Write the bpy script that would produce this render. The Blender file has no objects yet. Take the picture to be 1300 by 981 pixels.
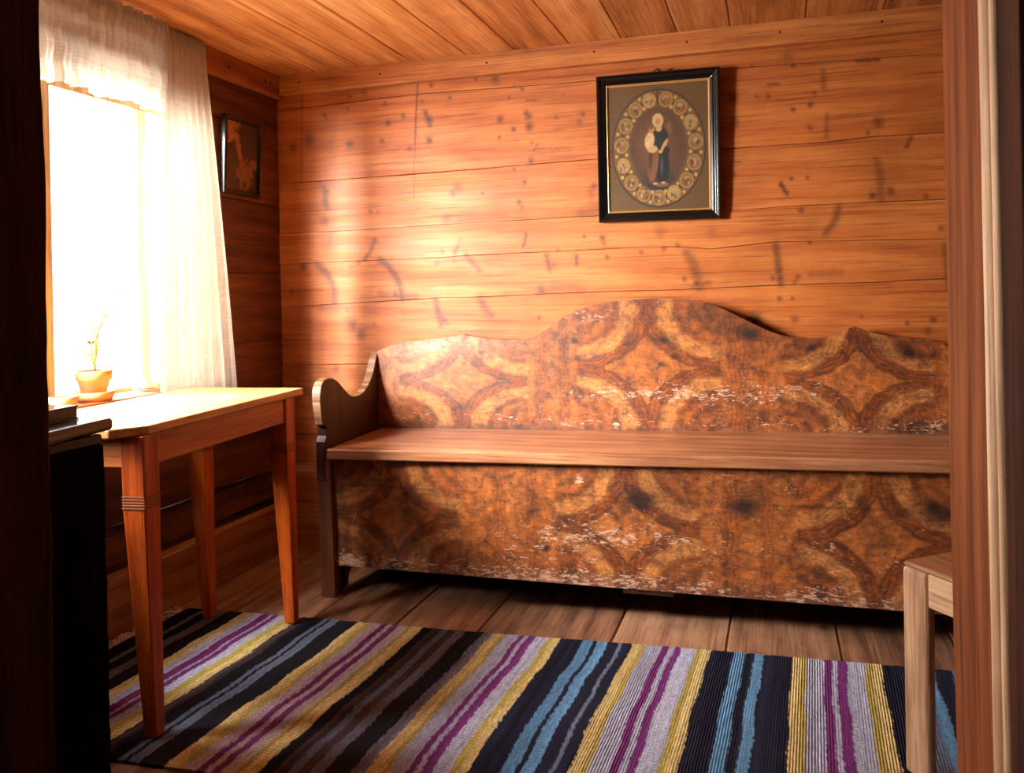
import bpy, bmesh, math, random
import numpy as np
from mathutils import Vector, noise as mnoise

C = bpy.context.scene.collection
SC = bpy.context.scene
random.seed(4)
RNG = np.random.default_rng(7)
PI = math.pi

# ------------------------------------------------------------------ helpers
class MB:
    def __init__(self):
        self.v, self.f, self.tone, self.smooth = [], [], [], []
        self.col = None
    def add(self, vs, fs, tone=0.5, smooth=False):
        b = len(self.v)
        self.v += [tuple(map(float, p)) for p in vs]
        self.tone += [tone] * len(vs)
        self.f += [tuple(b + i for i in f) for f in fs]
        self.smooth += [smooth] * len(fs)
        return self
    def box(self, x0, x1, y0, y1, z0, z1, tone=0.5):
        vs = [(x, y, z) for z in (z0, z1) for y in (y0, y1) for x in (x0, x1)]
        return self.add(vs, [(0, 2, 3, 1), (4, 5, 7, 6), (0, 1, 5, 4), (2, 6, 7, 3), (0, 4, 6, 2), (1, 3, 7, 5)], tone)
    def hexa(self, bot, top, tone=0.5):
        """bot/top: 4 points each, counter-clockwise seen from above"""
        return self.add(list(bot) + list(top), [(3, 2, 1, 0), (4, 5, 6, 7), (0, 1, 5, 4), (1, 2, 6, 5), (2, 3, 7, 6), (3, 0, 4, 7)], tone)
    def prism(self, poly, fn, d0, d1, tone=0.5, smooth=False):
        """poly of (a,b); fn(a,b,d)->xyz"""
        n = len(poly)
        vs = [fn(a, b, d0) for a, b in poly] + [fn(a, b, d1) for a, b in poly]
        fs = [tuple(range(n))[::-1], tuple(range(n, 2 * n))] + [(i, (i + 1) % n, n + (i + 1) % n, n + i) for i in range(n)]
        return self.add(vs, fs, tone, smooth)
    def lathe(self, prof, cx, cy, cz, n=40, tone=0.5):
        vs, fs = [], []
        for r, z in prof:
            for k in range(n):
                a = 2 * PI * k / n
                vs.append((cx + r * math.cos(a), cy + r * math.sin(a), cz + z))
        m = len(prof)
        for i in range(m - 1):
            for k in range(n):
                fs.append((i * n + k, i * n + (k + 1) % n, (i + 1) * n + (k + 1) % n, (i + 1) * n + k))
        fs.append(tuple(range(n))[::-1]); fs.append(tuple((m - 1) * n + k for k in range(n)))
        return self.add(vs, fs, tone, True)
    def tube(self, pts, rads, n=8, tone=0.5):
        pts = [Vector(p) for p in pts]; vs, fs = [], []
        for i, p in enumerate(pts):
            t = (pts[min(i + 1, len(pts) - 1)] - pts[max(i - 1, 0)]).normalized()
            u = t.orthogonal().normalized() if i == 0 else (u - t * u.dot(t)).normalized()
            w = t.cross(u)
            r = rads[i] if hasattr(rads, '__len__') else rads
            for k in range(n):
                a = 2 * PI * k / n
                vs.append(p + (u * math.cos(a) + w * math.sin(a)) * r)
        for i in range(len(pts) - 1):
            for k in range(n):
                fs.append((i * n + k, i * n + (k + 1) % n, (i + 1) * n + (k + 1) % n, (i + 1) * n + k))
        fs.append(tuple(range(n))[::-1]); fs.append(tuple((len(pts) - 1) * n + k for k in range(n)))
        return self.add(vs, fs, tone, True)

def root_loc(o):
    p = Vector((0, 0, 0))
    while o is not None:
        p = p + o.location; o = o.parent
    return p

def build(name, mb, mat, parent=None, bevel=0.0, attrs=None, world=True, segs=2, smooth=None):
    me = bpy.data.meshes.new(name)
    off = root_loc(parent) if (parent is not None and world) else Vector((0, 0, 0))
    me.from_pydata([(x - off.x, y - off.y, z - off.z) for x, y, z in mb.v], [], mb.f)
    bm = bmesh.new(); bm.from_mesh(me); bmesh.ops.recalc_face_normals(bm, faces=bm.faces[:]); bm.to_mesh(me); bm.free()
    for p, s in zip(me.polygons, mb.smooth):
        p.use_smooth = s if smooth is None else smooth
    at = me.attributes.new('tone', 'FLOAT', 'POINT'); at.data.foreach_set('value', np.array(mb.tone, np.float32))
    for k, arr in (attrs or {}).items():
        arr = np.asarray(arr, np.float32)
        if arr.ndim == 2:
            a = me.attributes.new(k, 'FLOAT_COLOR', 'POINT')
            a.data.foreach_set('color', np.concatenate([arr[:, :3], np.ones((len(arr), 1), np.float32)], 1).ravel())
        else:
            a = me.attributes.new(k, 'FLOAT', 'POINT'); a.data.foreach_set('value', arr)
    me.materials.append(mat)
    o = bpy.data.objects.new(name, me); C.objects.link(o)
    if parent is not None: o.parent = parent
    if bevel:
        m = o.modifiers.new('bevel', 'BEVEL'); m.width = bevel; m.segments = segs; m.limit_method = 'ANGLE'; m.angle_limit = math.radians(35)
    return o

def tag(o, label, cat, group=None):
    o['label'] = label; o['category'] = cat
    if group: o['group'] = group
    return o
def thing(name, label, cat, loc=(0, 0, 0), rz=0, group=None):
    o = bpy.data.objects.new(name, None); C.objects.link(o)
    o.location = loc; o.rotation_euler = (0, 0, rz); o.empty_display_size = .1
    return tag(o, label, cat, group)
def struct(name, mb, mat, parent=None, **k):
    o = build(name, mb, mat, parent, **k)
    if parent is None: o['kind'] = 'structure'
    return o

# ------------------------------------------------------------------ materials
def lin(r, g, b):
    f = lambda c: (c / 255) / 12.92 if c <= 10 else (((c / 255) + .055) / 1.055) ** 2.4
    return (f(r), f(g), f(b), 1)
def new_mat(name):
    m = bpy.data.materials.new(name); m.use_nodes = True
    nt = m.node_tree; nt.nodes.clear()
    out = nt.nodes.new('ShaderNodeOutputMaterial'); bs = nt.nodes.new('ShaderNodeBsdfPrincipled')
    nt.links.new(bs.outputs[0], out.inputs[0])
    return m, nt, bs, out
class G:
    """tiny node-graph writer"""
    def __init__(self, nt): self.nt = nt
    def n(self, t, **k):
        x = self.nt.nodes.new(t)
        for a, b in k.items(): setattr(x, a, b)
        return x
    def link(self, a, b): self.nt.links.new(a, b)
    def put(self, sock, val):
        if isinstance(val, bpy.types.NodeSocket): self.link(val, sock)
        else: sock.default_value = val
    def math(self, op, a, b=0.0, clamp=False):
        x = self.n('ShaderNodeMath', operation=op, use_clamp=clamp); self.put(x.inputs[0], a); self.put(x.inputs[1], b); return x.outputs[0]
    def mix(self, fac, a, b, mode='MIX'):
        x = self.n('ShaderNodeMix', data_type='RGBA', blend_type=mode); self.put(x.inputs[0], fac); self.put(x.inputs[6], a); self.put(x.inputs[7], b); return x.outputs[2]
    def noise(self, vec, scale=5, detail=4, rough=.55, dist=0):
        x = self.n('ShaderNodeTexNoise'); self.put(x.inputs['Vector'], vec)
        x.inputs['Scale'].default_value = scale; x.inputs['Detail'].default_value = detail; x.inputs['Roughness'].default_value = rough; x.inputs['Distortion'].default_value = dist
        return x.outputs[0]
    def ramp(self, fac, stops):
        x = self.n('ShaderNodeValToRGB'); self.put(x.inputs[0], fac); e = x.color_ramp.elements
        while len(e) < len(stops): e.new(.5)
        for i, (p, c) in enumerate(stops):
            e[i].position = p; e[i].color = c if hasattr(c, '__len__') else (c, c, c, 1)
        return x.outputs[0]
    def attr(self, name, vec=False):
        x = self.n('ShaderNodeAttribute', attribute_name=name); return x.outputs['Color' if vec else 'Fac']
    def coords(self, scale=(1, 1, 1), jitter=None):
        t = self.n('ShaderNodeTexCoord').outputs['Object']
        mp = self.n('ShaderNodeMapping'); mp.inputs['Scale'].default_value = scale
        if jitter is not None:
            cx = self.n('ShaderNodeCombineXYZ'); s = self.math('MULTIPLY', jitter, 37.0)
            for i in range(3): self.link(s, cx.inputs[i])
            ad = self.n('ShaderNodeVectorMath', operation='ADD'); self.link(t, ad.inputs[0]); self.link(cx.outputs[0], ad.inputs[1]); t = ad.outputs[0]
        self.link(t, mp.inputs[0]); return mp.outputs[0]

def wood(name, dark, mid, light, axis='X', rough=.55, knots=0.5, grain=1.0, mark=False, bump=.25, spec=.4, tone=.5, dirt=0.0):
    """old softwood: long fibres along axis, growth-ring bands, knots; 'tone' shifts each board"""
    m, nt, bs, out = new_mat(name); g = G(nt)
    ax = 'XYZ'.index(axis)
    sc = [1, 1, 1]; sc[ax] = .07
    tn = g.attr('tone')
    v = g.coords(tuple(sc), tn)
    n1 = g.noise(v, 26 * grain, 5, .6, .4)               # broad streaks
    n2 = g.noise(v, 120 * grain, 3, .6)                  # fine fibre
    w = g.n('ShaderNodeTexWave', wave_type='BANDS', bands_direction='DIAGONAL'); g.link(v, w.inputs['Vector'])
    w.inputs['Scale'].default_value = 9 * grain; w.inputs['Distortion'].default_value = 5; w.inputs['Detail'].default_value = 2; w.inputs['Detail Scale'].default_value = .8
    f = g.math('ADD', g.math('MULTIPLY', n1, .46), g.math('ADD', g.math('MULTIPLY', n2, .40), g.math('MULTIPLY', w.outputs['Fac'], .14)))
    f = g.math('ADD', f, g.math('MULTIPLY', g.math('SUBTRACT', tn, .5), tone))
    col = g.ramp(f, [(.30, dark), (.5, mid), (.70, light)])
    sf = [1, 1, 1]; sf[ax] = .018
    n3 = g.noise(g.coords(tuple(sf), tn), 210 * grain, 4, .65)
    col = g.mix(.85, col, g.ramp(n3, [(.34, (.50, .44, .40, 1)), (.46, (.96, .95, .94, 1)), (.66, (1.10, 1.10, 1.10, 1))]), 'MULTIPLY')
    n4 = g.noise(g.coords((1, 1, 1), tn), 4.5, 4, .6)
    col = g.mix(.6, col, g.ramp(n4, [(.3, (.72, .68, .64, 1)), (.6, (1.08, 1.08, 1.08, 1))]), 'MULTIPLY')
    h = n3
    if knots:
        sk = [1, 1, 1]; sk[ax] = .5
        vk = g.coords(tuple(sk), tn)
        vo = g.n('ShaderNodeTexVoronoi', feature='F1'); g.link(vk, vo.inputs['Vector']); vo.inputs['Scale'].default_value = 4.2
        nk = g.noise(vk, 30, 2)
        d = g.math('ADD', vo.outputs['Distance'], g.math('MULTIPLY', g.math('SUBTRACT', nk, .5), .06))
        sel = g.n('ShaderNodeSeparateColor'); g.link(vo.outputs['Color'], sel.inputs[0])
        pick = g.math('GREATER_THAN', sel.outputs[0], 1 - knots)
        k1 = g.ramp(d, [(.035, 1.0), (.10, 0.0)])
        kk = g.math('MULTIPLY', g.math('MULTIPLY', k1, pick), .8)
        dk = tuple(c * .35 for c in dark[:3]) + (1,)
        col = g.mix(kk, col, dk)
    if mark:
        mk = g.attr('mark')
        nn = g.noise(g.coords((.4, 1, 1)), 60, 3, .7)
        mk2 = g.math('MULTIPLY', mk, g.math('ADD', g.math('MULTIPLY', nn, .8), .45), True)
        col = g.mix(mk2, col, lin(60, 32, 24))
    if dirt:
        dn = g.noise(g.coords((1, 1, 1)), 5, 5, .7)
        col = g.mix(g.math('MULTIPLY', g.ramp(dn, [(.48, 0.0), (.68, 1.0)]), dirt), col, tuple(c * .4 for c in dark[:3]) + (1,))
    g.link(col, bs.inputs['Base Color'])
    bs.inputs['Specular IOR Level'].default_value = spec
    g.link(g.ramp(n1, [(.3, rough + .1), (.7, rough - .08)]), bs.inputs['Roughness'])
    b = g.n('ShaderNodeBump'); b.inputs['Strength'].default_value = bump; b.inputs['Distance'].default_value = .004
    g.link(g.math('ADD', g.math('MULTIPLY', n3, .8), g.math('MULTIPLY', n1, .7)), b.inputs['Height']); g.link(b.outputs[0], bs.inputs['Normal'])
    return m

def simple(name, col, rough=.5, spec=.5, nscale=30, namp=.25, bump=.1, metal=0):
    m, nt, bs, out = new_mat(name); g = G(nt)
    n = g.noise(g.coords(), nscale, 4)
    c = g.mix(g.math('MULTIPLY', g.ramp(n, [(.35, 0.0), (.65, 1.0)]), namp), col, tuple(x * .45 for x in col[:3]) + (1,))
    g.link(c, bs.inputs['Base Color']); bs.inputs['Roughness'].default_value = rough
    bs.inputs['Specular IOR Level'].default_value = spec; bs.inputs['Metallic'].default_value = metal
    b = g.n('ShaderNodeBump'); b.inputs['Strength'].default_value = bump; b.inputs['Distance'].default_value = .003
    g.link(n, b.inputs['Height']); g.link(b.outputs[0], bs.inputs['Normal'])
    return m

M = {}
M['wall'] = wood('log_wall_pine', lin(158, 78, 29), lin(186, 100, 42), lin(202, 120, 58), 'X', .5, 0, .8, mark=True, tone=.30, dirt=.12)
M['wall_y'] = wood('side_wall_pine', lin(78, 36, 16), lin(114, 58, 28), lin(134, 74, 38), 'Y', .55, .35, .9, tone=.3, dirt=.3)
M['wall_low'] = wood('sooty_log', lin(50, 28, 18), lin(96, 54, 30), lin(130, 78, 44), 'Y', .8, .3, .8, bump=.6, tone=.4, dirt=.7)
M['ceil'] = wood('ceiling_pine', lin(156, 90, 44), lin(208, 136, 76), lin(228, 166, 108), 'Y', .5, .45, .6, tone=.42)
M['floor'] = wood('floor_pine', lin(104, 66, 48), lin(156, 108, 80), lin(184, 136, 104), 'Y', .6, .25, .9, tone=.3, dirt=.35)
M['trim'] = wood('trim_pine', lin(170, 92, 42), lin(200, 120, 60), lin(214, 140, 78), 'X', .5, .3, .9)
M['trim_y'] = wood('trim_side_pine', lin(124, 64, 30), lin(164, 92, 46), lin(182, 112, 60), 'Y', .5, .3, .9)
M['sash'] = wood('pale_sash_wood', lin(206, 158, 106), lin(234, 196, 146), lin(244, 212, 168), 'Z', .5, .1, 1.0)
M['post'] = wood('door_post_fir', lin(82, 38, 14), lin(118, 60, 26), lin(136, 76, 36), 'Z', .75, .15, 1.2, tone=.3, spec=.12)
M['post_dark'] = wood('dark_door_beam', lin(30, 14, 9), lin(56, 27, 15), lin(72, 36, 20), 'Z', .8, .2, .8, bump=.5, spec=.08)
M['bead'] = wood('pale_bead', lin(156, 112, 80), lin(204, 160, 122), lin(224, 186, 150), 'Z', .6, .1, 1.0, spec=.2)
M['hall'] = wood('hall_dark_wood', lin(60, 32, 20), lin(96, 54, 32), lin(112, 66, 40), 'Z', .7, .2, .7)
M['table'] = wood('larch_table', lin(156, 56, 9), lin(208, 88, 18), lin(224, 112, 32), 'Z', .38, .12, 1.3, tone=.25, spec=.5)
M['table_x'] = wood('larch_apron', lin(140, 64, 22), lin(190, 98, 38), lin(210, 122, 54), 'Y', .4, .2, 1.0, tone=.25, spec=.5)
M['table_y'] = wood('larch_apron_end', lin(140, 64, 22), lin(196, 104, 40), lin(212, 126, 56), 'X', .4, .2, 1.0, tone=.25, spec=.5)
M['table_top'] = wood('larch_top', lin(190, 126, 66), lin(220, 160, 96), lin(232, 180, 120), 'Y', .3, .1, 1.2, spec=.6)
M['band'] = simple('carved_band', lin(140, 74, 38), .5, .4, 60, .3)
M['stool'] = wood('scrubbed_stool', lin(184, 134, 98), lin(224, 178, 138), lin(238, 198, 160), 'Z', .55, .08, 1.3, bump=.35)
M['stool_x'] = wood('scrubbed_stool_rail', lin(184, 134, 98), lin(224, 178, 136), lin(238, 198, 158), 'X', .55, .06, 1.2, bump=.35)
M['stool_seat'] = wood('scrubbed_stool_seat', lin(132, 84, 50), lin(174, 120, 80), lin(192, 140, 98), 'X', .5, .05, 1.3, bump=.4)
M['seat'] = wood('bench_seat_wood', lin(122, 70, 44), lin(168, 108, 72), lin(194, 136, 96), 'X', .36, .12, .9, spec=.55, tone=.3)
M['arm'] = wood('bench_arm_wood', lin(34, 17, 10), lin(62, 32, 18), lin(84, 47, 28), 'Z', .4, .1, 1.0, dirt=.3)
M['base'] = wood('baseboard_pine', lin(146, 82, 44), lin(190, 122, 72), lin(208, 146, 94), 'Y', .55, .2, .9)
M['bench_post'] = wood('bench_post_wood', lin(66, 34, 18), lin(112, 60, 33), lin(138, 80, 48), 'Z', .4, .1, 1.0, dirt=.3)
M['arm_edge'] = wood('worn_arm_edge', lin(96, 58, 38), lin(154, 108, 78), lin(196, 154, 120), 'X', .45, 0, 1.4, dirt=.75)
M['ebony'] = simple('black_lacquer', (.006, .005, .005, 1), .18, .6, 20, .3, .05)
M['gilt'] = simple('gilt_slip', lin(204, 150, 84), .35, .5, 80, .3, .1, .35)
M['cabinet'] = wood('near_black_wood', lin(5, 4, 4), lin(9, 6, 5), lin(14, 9, 7), 'Z', .8, 0, .8, spec=.03)
M['book'] = simple('dark_leather', (.012, .010, .014, 1), .16, .7, 60, .4, .04)
M['terra'] = simple('terracotta', lin(226, 160, 104), .8, .3, 26, .22, .1)
M['soil'] = simple('potting_soil', lin(58, 40, 28), .95, .1, 90, .6, .8)
M['leaf'] = simple('plant_leaf', lin(196, 200, 100), .5, .4, 40, .3, .1)
M['nail'] = simple('iron_nail', lin(72, 42, 28), .5, .5, 50, .2, .1)
M['fringe'] = simple('cotton_fringe', lin(244, 228, 208), .9, .1, 90, .1, .3)
M['snow'] = simple('bright_yard', lin(206, 206, 196), .9, .1, 3, .15, .1)

def glass_mat():
    m, nt, bs, out = new_mat('window_glass'); g = G(nt)
    nt.nodes.remove(bs)
    tr = g.n('ShaderNodeBsdfTransparent'); gl = g.n('ShaderNodeBsdfGlossy'); gl.inputs['Roughness'].default_value = .02
    lw = g.n('ShaderNodeLayerWeight'); lw.inputs[0].default_value = .5
    fr = g.math('ADD', g.math('MULTIPLY', g.math('POWER', lw.outputs['Facing'], 4.0), .8), .04)
    nz = g.noise(g.coords(), 3, 2)
    g.link(g.mix(nz, (.95, .97, .96, 1), (.98, .98, .98, 1)), tr.inputs[0])
    mx = g.n('ShaderNodeMixShader'); g.link(fr, mx.inputs[0]); g.link(tr.outputs[0], mx.inputs[1]); g.link(gl.outputs[0], mx.inputs[2]); g.link(mx.outputs[0], out.inputs[0])
    return m
M['glass'] = glass_mat()
def cloth_mat(name, tl_f, tp_f):
    m, nt, bs, out = new_mat(name); g = G(nt); nt.nodes.remove(bs)
    v = g.coords((1, 1, 1))
    n = g.noise(g.coords((1, 60, 1)), 12, 3)
    n2 = g.noise(g.coords((1, 1, 60)), 10, 3)
    f = g.math('MULTIPLY', g.math('ADD', n, n2), .5)
    col = g.ramp(f, [(.35, lin(186, 166, 146)), (.65, lin(224, 212, 198))])
    df = g.n('ShaderNodeBsdfDiffuse'); tl = g.n('ShaderNodeBsdfTranslucent'); tp = g.n('ShaderNodeBsdfTransparent')
    g.link(col, df.inputs[0]); g.link(col, tl.inputs[0])
    a = g.n('ShaderNodeMixShader'); a.inputs[0].default_value = tl_f; g.link(df.outputs[0], a.inputs[1]); g.link(tl.outputs[0], a.inputs[2])
    b = g.n('ShaderNodeMixShader'); b.inputs[0].default_value = tp_f; g.link(a.outputs[0], b.inputs[1]); g.link(tp.outputs[0], b.inputs[2]); g.link(b.outputs[0], out.inputs[0])
    return m
M['cloth'] = cloth_mat('white_muslin', .19, .03)
M['voile'] = cloth_mat('thin_white_voile', .5, .10)
def paint_mat():
    """grained (faux-wood) varnish paint: colours in 'paint', scuffs where 'wear' is high"""
    m, nt, bs, out = new_mat('grained_bench_paint'); g = G(nt)
    base = g.attr('paint', True); wear = g.attr('wear')
    n1 = g.noise(g.coords((1, 1, 1)), 22, 6, .68, .6)
    n2 = g.noise(g.coords((.25, 1, 1)), 130, 4, .65)
    n3 = g.noise(g.coords((1, 1, .5)), 9, 5, .7)
    col = g.mix(1.0, base, g.ramp(n1, [(.30, (.34, .29, .27, 1)), (.5, (.98, .97, .95, 1)), (.68, (1.6, 1.5, 1.35, 1))]), 'MULTIPLY')
    col = g.mix(.75, col, g.ramp(n2, [(.3, (.55, .5, .5, 1)), (.6, (1.15, 1.15, 1.15, 1))]), 'MULTIPLY')
    col = g.mix(g.math('MULTIPLY', g.ramp(n3, [(.55, 0.0), (.72, 1.0)]), .55), col, lin(46, 28, 26))
    # flakes and scratches down to pale ground
    s1 = g.math('ADD', g.math('MULTIPLY', g.noise(g.coords((.35, 1, 1.0)), 95, 5, .75, .4), .6), g.math('MULTIPLY', g.noise(g.coords((.3, 1, 1.0)), 210, 3, .7, .6), .42))
    s2 = g.noise(g.coords((1, 1, 1)), 12, 3, .6)
    th = g.math('ADD', g.math('MULTIPLY', wear, .30), g.math('MULTIPLY', g.math('SUBTRACT', s2, .5), .25))
    sc = g.ramp(g.math('ADD', s1, th), [(.665, 0.0), (.72, 1.0)])
    col = g.mix(g.math('MULTIPLY', sc, .8), col, lin(214, 168, 138))
    d1 = g.noise(g.coords((1, 1, .8)), 60, 4, .8)
    col = g.mix(g.math('MULTIPLY', g.ramp(d1, [(.58, 0.0), (.66, 1.0)]), .65), col, lin(44, 32, 40))
    g.link(col, bs.inputs['Base Color'])
    g.link(g.ramp(n1, [(.3, .50), (.7, .34)]), bs.inputs['Roughness']); bs.inputs['Specular IOR Level'].default_value = .5
    b = g.n('ShaderNodeBump'); b.inputs['Strength'].default_value = .3; b.inputs['Distance'].default_value = .004
    g.link(g.math('SUBTRACT', n1, g.math('MULTIPLY', sc, .4)), b.inputs['Height']); g.link(b.outputs[0], bs.inputs['Normal'])
    return m
M['paint'] = paint_mat()
def rug_mat():
    m, nt, bs, out = new_mat('woven_rag_rug'); g = G(nt)
    base = g.attr('paint', True)
    v = g.coords((1, 1, 1))
    n = g.noise(g.coords((1, .12, 1)), 260, 3, .7)
    n2 = g.noise(v, 160, 3, .6)
    wv = g.n('ShaderNodeTexWave', wave_type='BANDS', bands_direction='Y'); g.link(v, wv.inputs['Vector'])
    wv.inputs['Scale'].default_value = 42; wv.inputs['Distortion'].default_value = 3.0; wv.inputs['Detail'].default_value = 1; wv.inputs['Detail Scale'].default_value = 30
    col = g.mix(.9, base, g.ramp(n, [(.3, (.55, .55, .6, 1)), (.68, (1.3, 1.3, 1.25, 1))]), 'MULTIPLY')
    col = g.mix(.6, col, g.ramp(n2, [(.32, (.6, .6, .6, 1)), (.65, (1.2, 1.2, 1.2, 1))]), 'MULTIPLY')
    col = g.mix(g.math('MULTIPLY', g.ramp(wv.outputs['Fac'], [(.05, 1.0), (.35, 0.0)]), .5), col, lin(30, 24, 34))
    g.link(col, bs.inputs['Base Color']); bs.inputs['Roughness'].default_value = .85; bs.inputs['Specular IOR Level'].default_value = .2
    b = g.n('ShaderNodeBump'); b.inputs['Strength'].default_value = .7; b.inputs['Distance'].default_value = .004
    g.link(g.math('ADD', g.math('MULTIPLY', wv.outputs['Fac'], .7), n), b.inputs['Height']); g.link(b.outputs[0], bs.inputs['Normal'])
    return m
M['rug'] = rug_mat()
def print_mat():
    m, nt, bs, out = new_mat('old_print'); g = G(nt)
    n = g.noise(g.coords(), 140, 4, .7)
    col = g.mix(1.0, g.attr('paint', True), g.ramp(n, [(.3, (.62, .50, .38, 1)), (.65, (1.02, .86, .66, 1))]), 'MULTIPLY')
    g.link(col, bs.inputs['Base Color']); bs.inputs['Roughness'].default_value = .6
    return m
M['print'] = print_mat()

# ------------------------------------------------------------------ camera
cd = bpy.data.cameras.new('camera'); cam = bpy.data.objects.new('camera', cd); C.objects.link(cam)
F_PX, YAW, ROLL, H = 1089.0, math.radians(17.1), math.radians(1.2), 1.02
cam.location = (0, 0, H)
fw = Vector((-math.sin(YAW), math.cos(YAW), 0)); rt = Vector((math.cos(YAW), math.sin(YAW), 0)); up = Vector((0, 0, 1))
r2 = rt * math.cos(ROLL) - up * math.sin(ROLL); u2 = up * math.cos(ROLL) + rt * math.sin(ROLL)
from mathutils import Matrix
cam.rotation_euler = Matrix((r2, u2, -fw)).transposed().to_euler()
cd.sensor_fit = 'HORIZONTAL'; cd.sensor_width = 36; cd.lens = F_PX / 1300 * 36
cd.shift_x = 0; cd.shift_y = (373 - 490.5) / 1300
cd.clip_start = .05
SC.camera = cam
def at(x, y, Y):
    """point of the photograph on the vertical plane Y (used to lay out marks and seams on the back wall)"""
    d = fw + r2 * ((x - 650) / F_PX) - u2 * ((y - 373) / F_PX)
    t = Y / d.y
    return d.x * t, H + d.z * t

# ------------------------------------------------------------------ the room
XL, YB, ZC, XR = -1.94, 3.084, 1.925, 1.30
YP0, YP1 = .96, 1.13                 # partition with the doorway
HX0, HY0 = -1.94, -1.7

def boards(mb, seams, u0, u1, fn, thick, ch=.004, holes=(), extra=(), wob=0.0, tones=None):
    """boards between successive seams (v direction) running along u; fn(u,v,d); holes: (u0,u1,v0,v1)"""
    us = sorted({u0, u1} | {h for q in holes for h in q[:2]})
    vb = sorted(set(seams) | {h for q in holes for h in q[2:]})
    for i in range(len(vb) - 1):
        a, b = vb[i], vb[i + 1]
        board = max(k for k, s in enumerate(seams) if s <= a + 1e-6)
        tn = tones[board] if tones else ((board * 0.618 + .23) % 1.0)
        ca = ch if a in seams else 0; cb = ch if b in seams else 0
        for j in range(len(us) - 1):
            p, q = us[j], us[j + 1]
            if any(h[0] <= p and q <= h[1] and h[2] <= a + 1e-6 and b <= h[3] + 1e-6 for h in holes): continue
            n = max(1, int((q - p) / .12)) if wob else 1
            rows = []
            for k in range(n + 1):
                u = p + (q - p) * k / n
                wa = wob * mnoise.noise((u * 2.3, a * 9.1, 3.3)) if a in seams[1:-1] else 0
                wb = wob * mnoise.noise((u * 2.3, b * 9.1, 3.3)) if b in seams[1:-1] else 0
                rows.append([fn(u, a + wa, thick), fn(u, a + wa, ch if ca else 0), fn(u, a + wa + ca, 0), fn(u, b + wb - cb, 0), fn(u, b + wb, ch if cb else 0), fn(u, b + wb, thick)])
            vs = [v for r in rows for v in r]; fs = []
            for k in range(n):
                for e in range(6):
                    e2 = (e + 1) % 6
                    fs.append((k * 6 + e, k * 6 + e2, k * 6 + 6 + e2, k * 6 + 6 + e))
            fs.append(tuple(range(6))[::-1]); fs.append(tuple(n * 6 + e for e in range(6)))
            mb.add(vs, fs, tn)
    return mb

# floor (one floor under both rooms)
mb = MB(); boards(mb, [-2.2, -1.98, -1.735, -1.43, -1.15, -.88, -.48, -.15, .155, .465, .76, 1.05, 1.36, 1.6], HY0, YB + .1, lambda u, v, d: (v, u, -d), .05, .006, wob=.006)
struct('floor', mb, M['floor'])
# ceiling
mb = MB(); boards(mb, [-2.2, -1.96, -1.745, -1.545, -1.325, -1.10, -.91, -.70, -.505, -.31, -.13, .115, .355, .57, .8, 1.02, 1.25, 1.6], HY0, YB + .1, lambda u, v, d: (v, u, ZC + d), .06, .005, wob=.006,
           tones=[.4, .55, .5, .62, .75, .7, .45, .7, .42, .62, .38, .5, .35, .5, .4, .6, .5])
struct('ceiling', mb, M['ceil'])

# ---- back wall: hewn boards with the seams, knots and checks of the photograph
SE = {
 'A': [(-2.1, 1.785), (-1.917, 1.791), (-1.283, 1.805), (-.95, 1.797), (-.61, 1.793), (-.142, 1.789), (.548, 1.773), (1.4, 1.765)],
 'B': [(-2.1, 1.487), (-1.939, 1.489), (-1.257, 1.495), (-.614, 1.505), (-.169, 1.511), (.17, 1.510), (.328, 1.518), (.548, 1.515), (1.4, 1.52)],
 'C': [(-2.1, 1.287), (-1.948, 1.286), (-1.705, 1.285), (-1.229, 1.293), (-.612, 1.298), (-.128, 1.291), (.026, 1.3), (.184, 1.299), (.346, 1.3), (.544, 1.297), (1.4, 1.30)],
 'D': [(-2.1, 1.158), (-1.951, 1.160), (-1.769, 1.164), (-1.232, 1.166), (-1.128, 1.171), (-.615, 1.176), (-.491, 1.177), (-.339, 1.176), (-.214, 1.163), (-.002, 1.18), (.542, 1.169), (1.4, 1.17)],
 'E': [(-2.1, .98), (-1.951, .982), (-1.698, .994), (-1.235, 1.011), (-1.106, 1.011), (-.618, 1.022), (-.37, 1.022), (-.182, 1.027), (-.013, 1.031), (.323, 1.034), (.539, 1.041), (1.4, 1.05)],
 'F': [(-2.1, .74), (-1.957, .744), (-1.686, .753), (.5, .78), (1.4, .79)],
}
def seam(k, xs):
    p = SE[k]; return np.interp(xs, [q[0] for q in p], [q[1] for q in p])
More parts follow.
